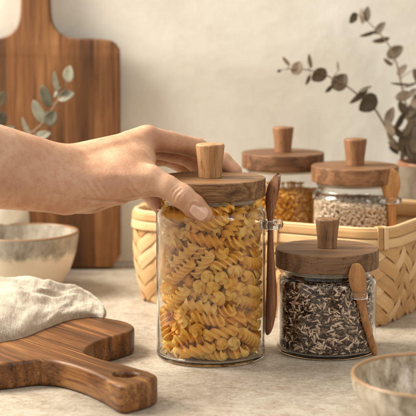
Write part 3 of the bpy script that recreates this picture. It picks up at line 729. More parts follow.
branch('eucalyptus_branch', (va.x + .004, va.y - .004, .150),
       [(10, 143, 1.768), (25, 137, 1.765), (40, 126, 1.763), (52, 110, 1.763), (61, 95, 1.765), (68, 80, 1.768), (71, 70, 1.768)],
       [(69, 74, 15, 12, 85, 25), (56, 82, 19, 7, 100, 35), (66, 96, 16, 13, 20, 40), (46, 96, 21, 12, 112, 20), (39, 112, 24, 12, 118, 20), (51, 118, 15, 14, 50, 10), (26, 127, 19, 7, 115, 40), (42, 136, 17, 10, 20, 30), (57, 92, 11, 5, 60, 50)],
       M['gray_leaf'], 'pale grey eucalyptus sprig in front of the leaning cutting board, reaching furthest right', group='grey sprigs in the white vase')
branch('eucalyptus_branch', (va.x - .006, va.y + .002, .150),
       [(-3, 145, 1.78), (-4, 125, 1.78), (-3, 105, 1.78), (0, 92, 1.78)],
       [(2, 99, 15, 8, 70, 20), (2, 119, 14, 10, 100, 20), (-9, 112, 18, 12, 130, 20), (-6, 130, 18, 10, 160, 20), (7, 131, 16, 9, 30, 30)],
       M['gray_leaf'], 'pale grey eucalyptus sprig mostly cut off by the left picture edge', group='grey sprigs in the white vase')


# ------------------------------------------------------------------ jars
def jar(name, locn, r, r_neck, z_shoulder, z_neck, z_lid0, z_lid1, r_lid, knob, lid_m, knob_m, label, loop=None, foot=.006):
    root = empty(name, locn, label, 'storage jar', 0, 'glass storage jars with wooden lids')
    t = .0021
    outer = fillet([(0, .0022), (r - .010, .0016), (r - .007, 0), (r, 0), (r, z_shoulder + .004), (r_neck, z_neck - .001), (r_neck, z_lid0 + .003)], [0, .002, .002, foot, .009, .004, 0], 7)
    inner = fillet([(r_neck - t, z_lid0 + .003), (r_neck - t, z_neck - .0015), (r - t, z_shoulder + .003), (r - t, .0030), (0, .0036)], [0, .005, .009, .004, 0], 7)
    lip = [(r_neck - t * .5 + t * .5 * math.cos(a), z_lid0 + .003 + t * .5 * math.sin(a)) for a in np.linspace(.4, math.pi - .4, 4)]
    vv, ff = lathe(outer + lip + inner, 128)
    mesh('glass_body', vv, ff, M['glass'], root)
    # sealing ring pressed between the rim and the lid
    vv, ff = lathe(fillet([(r_neck + .0002, z_lid0 - .0042), (r_neck + .0016, z_lid0 - .0042), (r_neck + .0016, z_lid0 - .0006), (r_neck + .0002, z_lid0 - .0006), (r_neck + .0002, z_lid0 - .0042)], [0, .001, .001, 0, 0], 4), 96)
    mesh('seal', vv, ff, M['seal'], root)
    hl = z_lid1 - z_lid0
    vv, ff = lathe(fillet([(0, 0), (r_lid, 0), (r_lid, hl), (0, hl)], [0, .0011, .0016, 0], 5), 128)
    lid = mesh('lid', vv, ff, lid_m, root, auto=50)
    lid.location = (0, 0, z_lid0)
    rb, rt, hk, dx = knob
    vv, ff = lathe(fillet([(0, .0003), (rb, .0003), (rb * 1.02, hk * .25), (rt, hk), (0, hk + .0004)], [0, 0, .02, .0022, 0], 6), 64)
    k = mesh('knob', vv, ff, knob_m, lid, auto=50)
    k.location = (dx, 0, hl)
    if loop:
        (lx, ly, lz), R1, r1, jx, jy = loop      # ring centre, radii, and where it joins the wall
        V, Fc = [], []
        N1, N2 = 40, 12
        for i in range(N1):
            a = 2 * math.pi * i / N1
            for q in range(N2):
                b_ = 2 * math.pi * q / N2
                V.append((lx + (R1 + r1 * math.cos(b_)) * math.cos(a), ly + (R1 * .8 + r1 * math.cos(b_)) * math.sin(a), lz + r1 * 1.25 * math.sin(b_)))
        for i in range(N1):
            for q in range(N2):
                Fc.append((i * N2 + q, ((i + 1) % N1) * N2 + q, ((i + 1) % N1) * N2 + (q + 1) % N2, i * N2 + (q + 1) % N2))
        d = Vector((jx - lx, jy - ly, 0))
        a0 = Vector((lx, ly, lz)) + d.normalized() * (R1 * .92)
        a1 = Vector((jx, jy, lz))
        tv, tf = tube([a0, a0.lerp(a1, .3), a0.lerp(a1, .6), a1], [r1 * .8, r1 * 1.35, r1 * 1.1, r1 * 1.3], 14)
        n_ = len(V); V += tv; Fc += [tuple(i + n_ for i in q) for q in tf]
        mesh('spoon_loop', V, Fc, M['glass'], root)
    return root


J = ground(211, 355.3)
K = ground(327, 350)
j3 = at(283, 152, 1.70); j4 = at(355, 165, 1.64)
L1 = at(270, 225, J.y - .006); L2 = at(359, 295, K.y - .043); L4 = at(390, 200, 1.64 - .034)
jar('tall_jar', (J.x, J.y, .0006), .0513, .0440, .1345, .1440, .1517, .1688, .0508, (.0108, .0136, .0312, -.0008), M['walnut_lid'], M['beech_knob'],
    'tall glass jar of twisted pasta under the hand, dark spoon at its side', ((L1.x - J.x + .001, L1.y - J.y, L1.z), .0082, .0034, .0500, -.006))
jar('short_jar', (K.x - .001, K.y, .0006), .0472, .0415, .0660, .0745, .0813, .0990, .0490, (.0092, .0116, .0280, .0), M['dusky_lid'], M['brown_knob'],
    'short glass jar of mixed dark seeds in front of the basket', ((L2.x - K.x + .001, L2.y - K.y, L2.z), .0092, .0029, .0255, -.0385))
jar('back_jar', (j3.x, 1.70, .0045), .0460, .0400, .118, .1275, .1370, .1545, .0472, (.0097, .0123, .0290, .0), M['warm_lid'], M['tan_knob'],
    'glass jar of golden kernels standing deepest in the basket, lid nearest the wall')
jar('basket_jar', (j4.x, 1.64, .0045), .0475, .0410, .110, .1195, .1285, .1462, .0483, (.0102, .0130, .0295, .0), M['tan_lid'], M['tan_knob'],
    'glass jar of pale oats in the basket with bamboo spoon at its side', ((L4.x - j4.x, -.034, L4.z - .0045), .0105, .0026, .0290, -.0365))


# ------------------------------------------------------------------ spoons
def spoon(name, pts, mat, label, cup, thick, face=0.0):
    """pts: (px, py, Y, half width px)"""
    P = [at(x, y, Y) for x, y, Y, w_ in pts]
    base = P[-1].copy()
    Wd = [w_ * Y / FPX for x, y, Y, w_ in pts]
    cp_ = catmull([p - base for p in P], 7, False)
    wp = [q.x for q in catmull([(w_, 0, 0) for w_ in Wd], 7, False)]
    n = 20
    V, Fc = [], []
    m_ = len(cp_)
    side0 = Vector((math.cos(face), math.sin(face), 0))
    for i, c_ in enumerate(cp_):
        t = (cp_[min(i + 1, m_ - 1)] - cp_[max(i - 1, 0)]).normalized()
        s_ = (side0 - t * side0.dot(t)).normalized()
        nn = t.cross(s_).normalized()
        u = i / (m_ - 1)
        w_ = max(wp[i], .0004)
        if i == 0 or i == m_ - 1: w_ *= .35
        th = min(thick, w_ * .9) * (1 if u > .3 else .72 + .28 * u / .3)
        cu_ = cup * max(0, 1 - (u / .30)) ** .5 if u < .3 else 0
        for k in range(n):
            a = 2 * math.pi * k / n
            x = w_ * math.cos(a)
            y = th * math.sin(a) + cu_ * (math.cos(a) ** 2 - .5)
            V.append(c_ + s_ * x + nn * y)
    for i in range(m_ - 1):
        for k in range(n):
            j = (k + 1) % n
            Fc.append((i * n + k, i * n + j, (i + 1) * n + j, (i + 1) * n + k))
    Fc.append(tuple(range(n))[::-1]); Fc.append(tuple(range((m_ - 1) * n, m_ * n)))
    o = mesh(name, V, Fc, mat)
    o.location = base
    return tag(o, label, 'spoon', 'wooden spoons hooked to the jars')


y0 = J.y - .006
spoon('wooden_spoon', [(279, 173.5, y0 + .004, 1.5), (277.5, 177, y0 + .004, 4), (275, 184, y0 + .003, 6), (272.5, 193, y0 + .002, 6.8), (271, 203, y0 + .001, 6), (270.3, 212, y0, 4.2), (270.2, 222, y0, 2.7),
                       (270.3, 236, y0, 2.9), (270.6, 255, y0, 3.8), (271.2, 275, y0, 4.9), (271.5, 292, y0, 5.7), (271, 306, y0, 6), (269.8, 320, y0, 5.2), (268.3, 330, y0, 3.6), (267, 335, y0, 1.2)],
      M['walnut_spoon'], 'long dark walnut spoon hanging upright beside the tall pasta jar', .0022, .0030, R(-25))
y0 = K.y
spoon('wooden_spoon', [(356, 263.5, y0 - .049, 3), (356.2, 266, y0 - .049, 5.5), (357, 274, y0 - .048, 8.6), (358, 284, y0 - .046, 8.6), (359.5, 293, y0 - .045, 6.6), (361, 300, y0 - .043, 4.8), (363, 310, y0 - .040, 4.0), (367, 327, y0 - .034, 3.9),
                       (371.5, 343, y0 - .026, 3.9), (374, 351, y0 - .022, 3.7), (374.8, 354.5, y0 - .02, 2.2)],
      M['oak_spoon'], 'light oak spoon leaning on the front of the short seed jar', .0018, .0028)
y0 = 1.64
spoon('wooden_spoon', [(391.5, 169, y0 - .032, 3), (391.5, 171.5, y0 - .032, 6), (391.3, 178, y0 - .033, 9), (391, 187, y0 - .034, 9.4), (390.8, 195, y0 - .034, 7.6), (391, 202, y0 - .034, 5.4), (391.6, 212, y0 - .034, 4.4), (392.6, 230, y0 - .034, 4.2),
                       (393.5, 250, y0 - .034, 4.3), (394, 272, y0 - .034, 4.2), (394.3, 280, y0 - .034, 2)],
      M['bamboo_spoon'], 'yellow bamboo spoon hooked to the jar of pale oats in the basket', .0018, .0028)


# ------------------------------------------------------------------ pasta in the tall jar
def fusilli_mesh(k):
    L, Rr, tw = .0320 + .0016 * (k % 3 - 1), .0062, 2 * math.pi * (1.45 + .14 * (k % 4))
    ns, na = 44, 54
    V, Fc = [], []
    bend = .0012 * math.sin(k * 2.1)
    for i in range(ns + 1):
        u = i / ns
        z = (u - .5) * L
        end = min(1, .80 + 6 * min(u, 1 - u))
        for q in range(na):
            th = 2 * math.pi * q / na
            lobe = abs(math.cos(1.5 * th)) ** 4.2
            r = (.0023 + (Rr - .0023) * lobe) * end
            r *= 1 + .05 * math.sin(11 * u + k + 2 * round(th / 2.1)) * lobe
            a = th + tw * u + .30 * (r / Rr) ** 2 + .12 * math.sin(u * 7 + k)
            V.append((r * math.cos(a) + bend * math.cos(math.pi * (u - .5)), r * math.sin(a), z + .0009 * math.sin(3 * th + k) * lobe * (1 if .1 < u < .9 else 2)))
    for i in range(ns):
        for q in range(na):
            j = (q + 1) % na
            Fc.append((i * na + q, i * na + j, (i + 1) * na + j, (i + 1) * na + q))
    Fc.append(tuple(range(na))[::-1]); Fc.append(tuple(range(ns * na, (ns + 1) * na)))
    me = bpy.data.meshes.new('fusilli')
    me.from_pydata(V, [], Fc)
    me.polygons.foreach_set('use_smooth', [True] * len(me.polygons))
    me.set_sharp_from_angle(angle=R(60))
    me.materials.append(M['pasta'])
    return me


fm = [fusilli_mesh(k) for k in range(8)]
for i, (x, y, z, qw, qx, qy, qz) in enumerate(PASTA):
    o = bpy.data.objects.new('fusilli', fm[i * 3 % 8])
    col.objects.link(o)
    o.rotation_mode = 'QUATERNION'
    o.rotation_quaternion = Quaternion((qw, qx, qy, qz)).normalized()
    o.location = (J.x + x * 1.025e-4, J.y + y * 1.025e-4, .0044 + z / 1e4)
    tag(o, 'short golden spiral of fusilli pasta packed inside the tall glass jar', 'pasta', 'fusilli spirals in the tall jar')


# ------------------------------------------------------------------ grains in the other jars
def grain_shape(l, wd, n=7, m_=6, bulge=.0):
    V, Fc = [(0, 0, -l / 2)], []
    for i in range(1, m_):
        t = i / m_
        r = wd / 2 * math.sin(math.pi * t) ** .5 * (1 + bulge * (t - .5))
        for k in range(n):
            a = 2 * math.pi * k / n
            V.append((r * math.cos(a), r * .8 * math.sin(a), (t - .5) * l))
    V.append((0, 0, l / 2))
    for k in range(n): Fc.append((0, 1 + (k + 1) % n, 1 + k))
    for i in range(m_ - 2):
        for k in range(n):
            a, b_ = 1 + i * n + k, 1 + i * n + (k + 1) % n
            Fc.append((a, b_, b_ + n, a + n))
    e = len(V) - 1
    for k in range(n): Fc.append((e, e - n + k, e - n + (k + 1) % n))
    return np.array(V), Fc


def fill(rin, z0, z1, l, wd, layers, per, step, seed, top=2):
    """poses of grains packed against the glass of a jar and over the top of its filling: (position, 3x3, depth layer)"""
    g = np.random.default_rng(seed)
    out = []
    for ly in range(layers):
        rr = rin - wd * .5 - ly * step
        cnt = int(per * rr / rin)
        for i in range(cnt):
            zz = z0 + wd * .5 + (z1 - z0 - wd) * ((i * .7548776662 + .3 * ly) % 1)
            a = 2 * math.pi * ((i * .5698402910 + .17 * ly) % 1) + g.normal(0, .01)
            zz += g.normal(0, wd * .25)
            zz = min(max(zz, z0 + wd * .45), z1)
            r_ = rr - max(0, .004 - (zz - z0)) * .6
            t = g.uniform(0, math.pi)
            if g.random() < .45: t = g.normal(0, .5)
            tan = np.array([-math.sin(a), math.cos(a), 0]); nor = np.array([math.cos(a), math.sin(a), 0]); up = np.array([0, 0, 1.])
            d = tan * math.cos(t) + up * math.sin(t) + nor * g.normal(0, .12 + .15 * (ly > 0))
            d /= np.linalg.norm(d)
            e = np.cross(d, nor); e /= np.linalg.norm(e)
            h = np.cross(d, e)
            sag = (l * .5 * abs(math.cos(t))) ** 2 / (2 * rin)      # a flat grain stands a little off a curved wall
            out.append((np.array([math.cos(a) * (r_ - sag), math.sin(a) * (r_ - sag), zz]), np.stack([e, h, d], 1), ly))
    for ly in range(top):
        cnt = int(per * rin / (2 * (z1 - z0)) * .9)
        for i in range(cnt):
            rr = (rin - wd) * math.sqrt((i + .5) / cnt); a = i * 2.399963
            t = g.uniform(0, 2 * math.pi)
            d = np.array([math.cos(t), math.sin(t), g.normal(0, .25)]); d /= np.linalg.norm(d)
            e = np.cross(d, [0, 0, 1.]); e /= np.linalg.norm(e); h = np.cross(d, e)
            rr = min(rr, rin - l * .5)
            out.append((np.array([rr * math.cos(a), rr * math.sin(a), z1 - ly * step + g.normal(0, wd * .3) + .0006 * (1 - rr / rin)]), np.stack([e, h, d], 1), ly))
    return out


def grain_mass(name, poses, shape, mat, origin, label, cat, g):
    V0, F0 = shape
    n = len(V0)
    F0a = F0
    Vs, Fs = [], []
    for i, (p, Rm, ly) in enumerate(poses):
        s_ = g.uniform(.82, 1.12, 3)
        Vs.append((V0 * s_) @ Rm.T + p)
        Fs += [tuple(a + i * n for a in q) for q in F0a]
    o = mesh(name, np.concatenate(Vs), Fs, mat)
    o.location = origin
    return tag(o, label, cat, None, 'stuff')


so = Vector((K.x - .001, K.y, .0006))
poses = fill(.0450, .0048, .0690, .0069, .0018, 4, 1800, .0015, 3)
camd = math.atan2(-so.y, -so.x)
scored = sorted(range(len(poses)), key=lambda i: (poses[i][2] > 0, (poses[i][0] + np.array(so) - np.array([0, 0, CAM_H])) @ np.array([0, 1, 0])))
single = set(scored[:300])
shape = grain_shape(.0069, .0018)
variants = []
for k in range(4):
    V0, F0 = grain_shape(.0062 + .0004 * k, .0016 + .00013 * k, 8, 7, .3 * (k - 1.5))
    me = bpy.data.meshes.new('seed')
    me.from_pydata([tuple(q) for q in V0], [], F0)
    me.polygons.foreach_set('use_smooth', [True] * len(me.polygons))
    me.materials.append(M['seed'])
    variants.append(me)
for i in sorted(single):
    p, Rm, ly = poses[i]
    o = bpy.data.objects.new('seed', variants[i % 4])
    col.objects.link(o)
    o.matrix_world = Matrix.Translation(so + Vector(p)) @ Matrix([list(map(float, r_)) for r_ in Rm]).to_4x4()
    tag(o, 'slender seed pressed against the glass in the short jar', 'seed', 'seeds against the glass of the short jar')
grain_mass('mixed_seeds', [q for i, q in enumerate(poses) if i not in single], shape, M['seed_mass'], so, 'mixed dark and pale seeds filling the short jar', 'seeds', np.random.default_rng(4))
z3 = at(283, 195, 1.655).z - .0045
poses = fill(.0438, .0065, z3, .0045, .0041, 2, 1500, .0032, 5)
grain_mass('golden_kernels', poses, grain_shape(.0045, .0041, 8, 6), M['kernel'], (j3.x, 1.70, .0045), 'round golden kernels filling the jar deepest in the basket', 'grains', np.random.default_rng(6))
z4 = at(350, 206, 1.60).z - .0045
poses = fill(.0453, .0065, z4, .0066, .0024, 2, 2100, .0020, 8, 3)
grain_mass('pale_oats', poses, grain_shape(.0066, .0024), M['oat'], (j4.x, 1.64, .0045), 'pale oat grains filling the jar with the bamboo spoon', 'grains', np.random.default_rng(9))


# ------------------------------------------------------------------ woven basket
BL = ground(135, 301.4); BR = ground(379, 329)
bd = (BR - BL); LEN = bd.length; bang = math.atan2(bd.y, bd.x)
DEP, RC, BH, FLARE = .205, .026, .099, .075
basket = empty('woven_basket', BL, 'low woven bamboo basket holding two jars, behind the tall jar', 'basket', bang)
seglen = [LEN - 2 * RC, RC * math.pi / 2, DEP - 2 * RC, RC * math.pi / 2] * 2
seglen[4] = LEN - 2 * RC; seglen[6] = DEP - 2 * RC
PER = sum(seglen)


def peri(s):
    """point and outward normal of the rounded-rectangle footprint at arc length s"""
    s = s % PER
    corners = [(LEN - RC, RC, -90), (LEN - RC, DEP - RC, 0), (RC, DEP - RC, 90), (RC, RC, 180)]
    starts = [((RC, 0), (1, 0)), ((LEN, RC), (0, 1)), ((LEN - RC, DEP), (-1, 0)), ((0, DEP - RC), (0, -1))]
    for k in range(4):
        L_ = seglen[2 * k]
        (x, y), (dx, dy) = starts[k]
        if s <= L_: return x + dx * s, y + dy * s, dy, -dx
        s -= L_
        if s <= seglen[2 * k + 1]:
            cx, cy, a0 = corners[k]
            a = R(a0) + s / RC
            return cx + RC * math.cos(a), cy + RC * math.sin(a), math.cos(a), math.sin(a)
        s -= seglen[2 * k + 1]
    return 0, RC, -1, 0


def bpt(s, z, off):
    x, y, nx, ny = peri(s)
    o = FLARE * z + off + .006 * math.sin(math.pi * min(max(z / BH, 0), 1))
    return (x + nx * o, y + ny * o, z + .0012)


NST = 52
PIT = PER / NST
V, Fc, UV = [], [], []
amp, hw, th = .0013, PIT / math.sqrt(2) * .44, .0007
for fam in (1, -1):
    for i in range(NST):
        nseg = 34
        rows = []
        for t in range(nseg + 1):
            z = BH * t / nseg
            row = []
            for side in (-1, -.5, 0, .5, 1):
                # strip centre line s = i * PIT + fam * z ; step across it
                sx = i * PIT + fam * z + side * hw * .7071 * -fam
                zz = z + side * hw * .7071
                zz = min(max(zz, -.0004), BH)
                jx = (i * PIT + 2 * fam * z) / PIT
                ph = math.pi / 2 * (i + jx) + (0.6 if fam == 1 else 0.6)
                w_ = math.cos(ph) * fam
                w_ = math.copysign(min(1, abs(w_) * 1.5), w_)
                o = amp * w_ - .00035 * side * side
                row.append((bpt(sx, zz, o + th / 2), bpt(sx, zz, o - th / 2)))
            rows.append(row)
        n0 = len(V)
        for row in rows:
            V += [q[0] for q in row] + [q[1] for q in row]
        for t in range(nseg + 1):
            UV += [(BH * 1.414 * t / nseg + i * .37, hw * sd + i * .113 + fam) for sd in (-1, -.5, 0, .5, 1)] * 2
        for t in range(nseg):
            a = n0 + t * 10; b_ = a + 10
            for k in range(4):
                Fc.append((a + k, a + k + 1, b_ + k + 1, b_ + k)); Fc.append((a + 5 + k + 1, a + 5 + k, b_ + 5 + k, b_ + 5 + k + 1))
            Fc.append((a + 5, a, b_, b_ + 5)); Fc.append((a + 4, a + 9, b_ + 9, b_ + 4))
        Fc.append(tuple(n0 + k for k in range(5)) + tuple(n0 + 9 - k for k in range(5)))
        e = n0 + nseg * 10
        Fc.append(tuple(e + k for k in range(5)) + tuple(e + 9 - k for k in range(5)))
mesh('woven_wall', V, Fc, M['bamboo'], basket, auto=60, uv=UV)
# bottom
V = []
nb = 120
for zz in (.0012, .0034):
    for i in range(nb):
        x, y, nx, ny = peri(PER * i / nb)
        V.append((x - nx * .001, y - ny * .001, zz))
mesh('bottom', V, [tuple(range(nb))[::-1], tuple(range(nb, 2 * nb))] + [(i, (i + 1) % nb, nb + (i + 1) % nb, nb + i) for i in range(nb)], M['bamboo'], basket, smooth=False)


def band(z0, z1, o0, o1, s0=0, s1=None, n=240, rnd=.0015):
    """flat hoop with rounded edges along the rim"""
    closed = s1 is None
    S1 = PER if closed else s1
    prof = []
    for (x, z, a0) in ((o1 - rnd, z0 + rnd, -90), (o1 - rnd, z1 - rnd, 0), (o0 + rnd, z1 - rnd, 90), (o0 + rnd, z0 + rnd, 180)):
        for a in (0, 30, 60, 90):
            prof.append((x + rnd * math.cos(R(a0 + a)), z + rnd * math.sin(R(a0 + a))))
    m_ = len(prof)
    V, Fc = [], []
    cnt = n if closed else n + 1
    for i in range(cnt):
        s = s0 + (S1 - (0 if not closed else 0)) * i / n if closed else s0 + (s1 - s0) * i / n
        for o, z in prof:
            V.append(bpt(s, z, o))
    for i in range(n):
        for k in range(m_):
            a, b_ = i * m_ + k, ((i + 1) % cnt) * m_ + k
            Fc.append((a, b_, ((i + 1) % cnt) * m_ + (k + 1) % m_, i * m_ + (k + 1) % m_))
    if not closed:
        Fc.append(tuple(range(m_))[::-1]); Fc.append(tuple(range(n * m_, n * m_ + m_)))
    return V, Fc


V, Fc = band(BH - .0072, BH + .0015, .0016, .0046)
V4, F4 = band(BH - .0175, BH - .0076, .0014, .0042)
V2, F2 = band(BH - .0150, BH + .0015, -.0046, -.0016)
V3, F3_ = band(BH + .0003, BH + .0040, -.0026, .0026)
n1, n2 = len(V), len(V) + len(V2)
uvf = lambda W_, k: [((i // 16) * PER / 240, (i % 16) * .0017 + k) for i in range(len(W_))]
n3 = n2 + len(V3)
mesh('rim', V + V2 + V3 + V4, Fc + [tuple(i + n1 for i in q) for q in F2] + [tuple(i + n2 for i in q) for q in F3_] + [tuple(i + n3 for i in q) for q in F4], M['bamboo'], basket, auto=50, uv=uvf(V, 0) + uvf(V2, 1) + uvf(V3, 2) + uvf(V4, 3))
sR = seglen[0]
for s in (.045, sR * .30, sR * .62, sR + .018, sR + seglen[1] + .075, sR + seglen[1] + .15, PER * .5 + .05, PER * .5 + .14, PER * .5 + .22, PER - .055, PER - .13):
    V, Fc = [], []
    for k in (0, 1):
        a, f_ = band(BH - .0185, BH + .0050, -.0056, .0057, s + k * .0042, s + k * .0042 + .0034, 3, .002)
        n0 = len(V); V += a; Fc += [tuple(i + n0 for i in q) for q in f_]
    mesh('binding', V, Fc, M['bamboo'], basket, auto=50, uv=[(i % 16 * .003, i // 16 * .0011) for i in range(len(V))])

# bones of the palm and forearm: (picture x, y, mm behind the jar axis) twice, two radii in mm, blend
PALM = [
    ((-75, 138, -130), (58, 171, -52), 30, 24), ((-75, 168, -135), (62, 187, -62), 30, 23.5),
    ((-75, 150, -105), (60, 178, -35), 30, 22),
    ((62, 170, -42), (138, 146, 2), 21, 15), ((66, 175, -30), (140, 150, 24), 20, 14),
    ((66, 180, -25), (136, 158, 44), 19, 13), ((66, 186, -25), (126, 172, 56), 17, 12),
    ((70, 190, -58), (112, 184, -52), 20, 17), ((112, 184, -52), (150, 181, -52), 17, 12.5),
    ((90, 192, -30), (132, 184, -24), 18, 15), ((78, 196, -40), (120, 192, 10), 15, 12),
    ((96, 176, -44), (134, 164, -22), 18, 12, 22), ((120, 168, -36), (145, 160, -14), 14, 9, 20), ((128, 172, -44), (148, 174, -34), 12, 9, 20),
]
FINGERS = [
    dict(k=8, pts=[(128, 183, -52, 15.5), (150, 180, -53, 12.6), (167, 187, -58, 10.6), (182, 196, -61, 10.6), (194, 206, -62, 10.0), (203.5, 213.5, -60.5, 8.2)]),
    dict(k=9, pts=[(132, 147, 4, 15), (147, 138.5, 8, 12.2), (170, 142, 26, 9.8), (197, 148, 46, 9.4), (212, 155, 52, 8.6), (223, 161, 53, 8.3), (235, 171, 49, 6.8)]),
    dict(k=8, pts=[(132, 152, 26, 14), (148, 146, 32, 11.5), (172, 152, 52, 9.4), (192, 159, 68, 9.0), (205, 176, 66, 8.2), (212, 190, 60, 6.8)]),
    dict(k=8, pts=[(130, 160, 44, 13), (146, 156, 50, 11), (168, 157, 72, 8.8), (186, 167, 80, 8.4), (196, 186, 74, 7.6), (200, 202, 64, 6.5)]),
    dict(k=7, pts=[(122, 174, 50, 12), (134, 178, 54, 10), (148, 192, 56, 8.4), (156, 202, 50, 7.8), (164, 212, 42, 6.4)]),
]
RIDGES = [
    ((72, 156, -55), (138, 134, -10), -.8, 4.5), ((80, 172, -76), (148, 176, -66), -.8, 4.5), ((147, 131, -2), (149, 131, 2), -1.0, 5.0),
    ((196, 142, 36), (199, 150, 34), -.5, 5.0), ((182, 193, -72), (184, 196, -72), -.5, 5.5), ((20, 168, -130), (70, 186, -95), -.5, 3.0),
]
# skin folds on the side of the thumb and its base: picture points, depth and width in mm
CREASES = [
    ([(171, 199), (173, 192), (180, 186)], .75, .75), ([(174, 201.5), (176, 195), (183, 188.5)], .95, .8), ([(177.5, 203), (179.5, 197), (186, 191.5)], .8, .75), ([(168, 196), (170, 190), (176, 184)], .4, .7),
    ([(84, 179), (89, 188), (98, 199)], 1.1, 1.0), ([(92, 180), (97, 189), (105, 199)], 1.2, 1.0), ([(97, 178), (103, 188), (112, 199)], .8, .9),
    ([(76, 184), (82, 192), (90, 199)], .6, .9), ([(128, 180), (132, 188), (141, 196)], 1.3, 1.1), ([(125, 185), (128, 191), (134, 197)], 1.0, 1.0), ([(135, 181), (138, 187), (146, 193.5)], .6, .9),
    ([(80, 198.5), (100, 200.5), (124, 200.5), (143, 198)], 2.2, 1.5), ([(92, 212), (100, 207.5), (110, 203)], .9, 1.0),
    ([(205, 222.5), (197, 219.5), (190, 211), (189, 204.5), (193, 201), (200, 203.5), (208, 210)], -.75, 1.0), ([(40, 188), (52, 192), (66, 196)], .5, 1.0), ([(44, 180), (54, 186), (64, 189)], .35, 1.0),
]
NAILS = [((209.6, 219, -69.4), (192, 205.5, -72.9), (.17, -.96, .16), 17.0, 13.5)]

# ------------------------------------------------------------------ the hand: one implicit surface
def surface_nets(D, origin, h):
    nx, ny, nz = D.shape
    ins = D < 0
    cs = [ins[i:nx - 1 + i, j:ny - 1 + j, k:nz - 1 + k] for i in (0, 1) for j in (0, 1) for k in (0, 1)]
    cnt = sum(c.astype(np.int8) for c in cs)
    act = (cnt > 0) & (cnt < 8)
    idx = np.full(act.shape, -1, np.int64)
    ijk = np.argwhere(act)
    idx[act] = np.arange(len(ijk))
    acc = np.zeros((len(ijk), 3)); num = np.zeros(len(ijk))
    off = [(i, j, k) for i in (0, 1) for j in (0, 1) for k in (0, 1)]
    val = np.stack([D[ijk[:, 0] + o[0], ijk[:, 1] + o[1], ijk[:, 2] + o[2]] for o in off], 1)
    for a in range(8):
        for b in range(a + 1, 8):
            if sum(abs(off[a][q] - off[b][q]) for q in range(3)) != 1: continue
            da, db = val[:, a], val[:, b]
            m = (da < 0) != (db < 0)
            t = np.where(m, da / np.where(m, da - db, 1), 0)
            p = np.array(off[a]) + t[:, None] * (np.array(off[b]) - np.array(off[a]))
            acc[m] += p[m]; num[m] += 1
    verts = (ijk + acc / num[:, None]) * h + origin
    faces = []
    for ax in range(3):
        sl0 = [slice(None)] * 3; sl1 = [slice(None)] * 3
        sl0[ax] = slice(0, -1); sl1[ax] = slice(1, None)
        e = ins[tuple(sl0)] != ins[tuple(sl1)]
        q = np.argwhere(e)
        u, w_ = (ax + 1) % 3, (ax + 2) % 3
        ok = (q[:, u] > 0) & (q[:, w_] > 0) & (q[:, u] < act.shape[u]) & (q[:, w_] < act.shape[w_])
        q = q[ok]
        def cell(du, dw):
            c = q.copy(); c[:, u] -= du; c[:, w_] -= dw
            return idx[c[:, 0], c[:, 1], c[:, 2]]
        quad = np.stack([cell(1, 1), cell(0, 1), cell(0, 0), cell(1, 0)], 1)
        flip = ~ins[q[:, 0], q[:, 1], q[:, 2]]
        quad[flip] = quad[flip][:, ::-1]
        faces.append(quad)
    return verts, np.concatenate(faces)


HO = Vector((0, J.y, 0))


def hp(x, y, dy): return np.array(at(x, y, J.y + dy / 1000)) * 1000      # picture point at a depth (mm behind the jar's axis)


HS = 0.75
lo = np.array([-275., 1383 - 190, 118.]); hi = np.array([48., 1383 + 95, 262.])
dims = np.ceil((hi - lo) / HS).astype(int)
gx = (lo[0] + HS * np.arange(dims[0])).astype(np.float32)[:, None, None]
gy = (lo[1] + HS * np.arange(dims[1])).astype(np.float32)[None, :, None]
gz = (lo[2] + HS * np.arange(dims[2])).astype(np.float32)[None, None, :]
BIG = np.float32(60)


def seg_t(a, b):
    d = (b - a).astype(np.float32); L2 = float(d @ d) + 1e-9
    px_, py_, pz_ = gx - a[0], gy - a[1], gz - a[2]
    t = np.clip((px_ * d[0] + py_ * d[1] + pz_ * d[2]) / L2, 0, 1)
    return t, np.sqrt((px_ - t * d[0]) ** 2 + (py_ - t * d[1]) ** 2 + (pz_ - t * d[2]) ** 2)


def cone(a, b, ra, rb):
    t, d = seg_t(a, b)
    return d - (ra + (rb - ra) * t)


def smin(a, b, k):
    h = np.maximum(k - np.abs(a - b), 0) / k
    return np.minimum(a, b) - h * h * h * k / 6


def chain(pts, k=4):
    d = None
    for (a, ra), (b, rb) in zip(pts, pts[1:]):
        c = cone(a, b, ra, rb)
        d = c if d is None else smin(d, c, k)
    return d


palm = None
for prim in PALM:
    c = cone(hp(*prim[0]), hp(*prim[1]), prim[2], prim[3])
    palm = c if palm is None else smin(palm, c, prim[4] if len(prim) > 4 else 14)
hand = palm
for fg in FINGERS:
    d = chain([(hp(*p[:3]), p[3]) for p in fg['pts']])
    hand = np.minimum(hand, smin(palm, d, fg['k']))
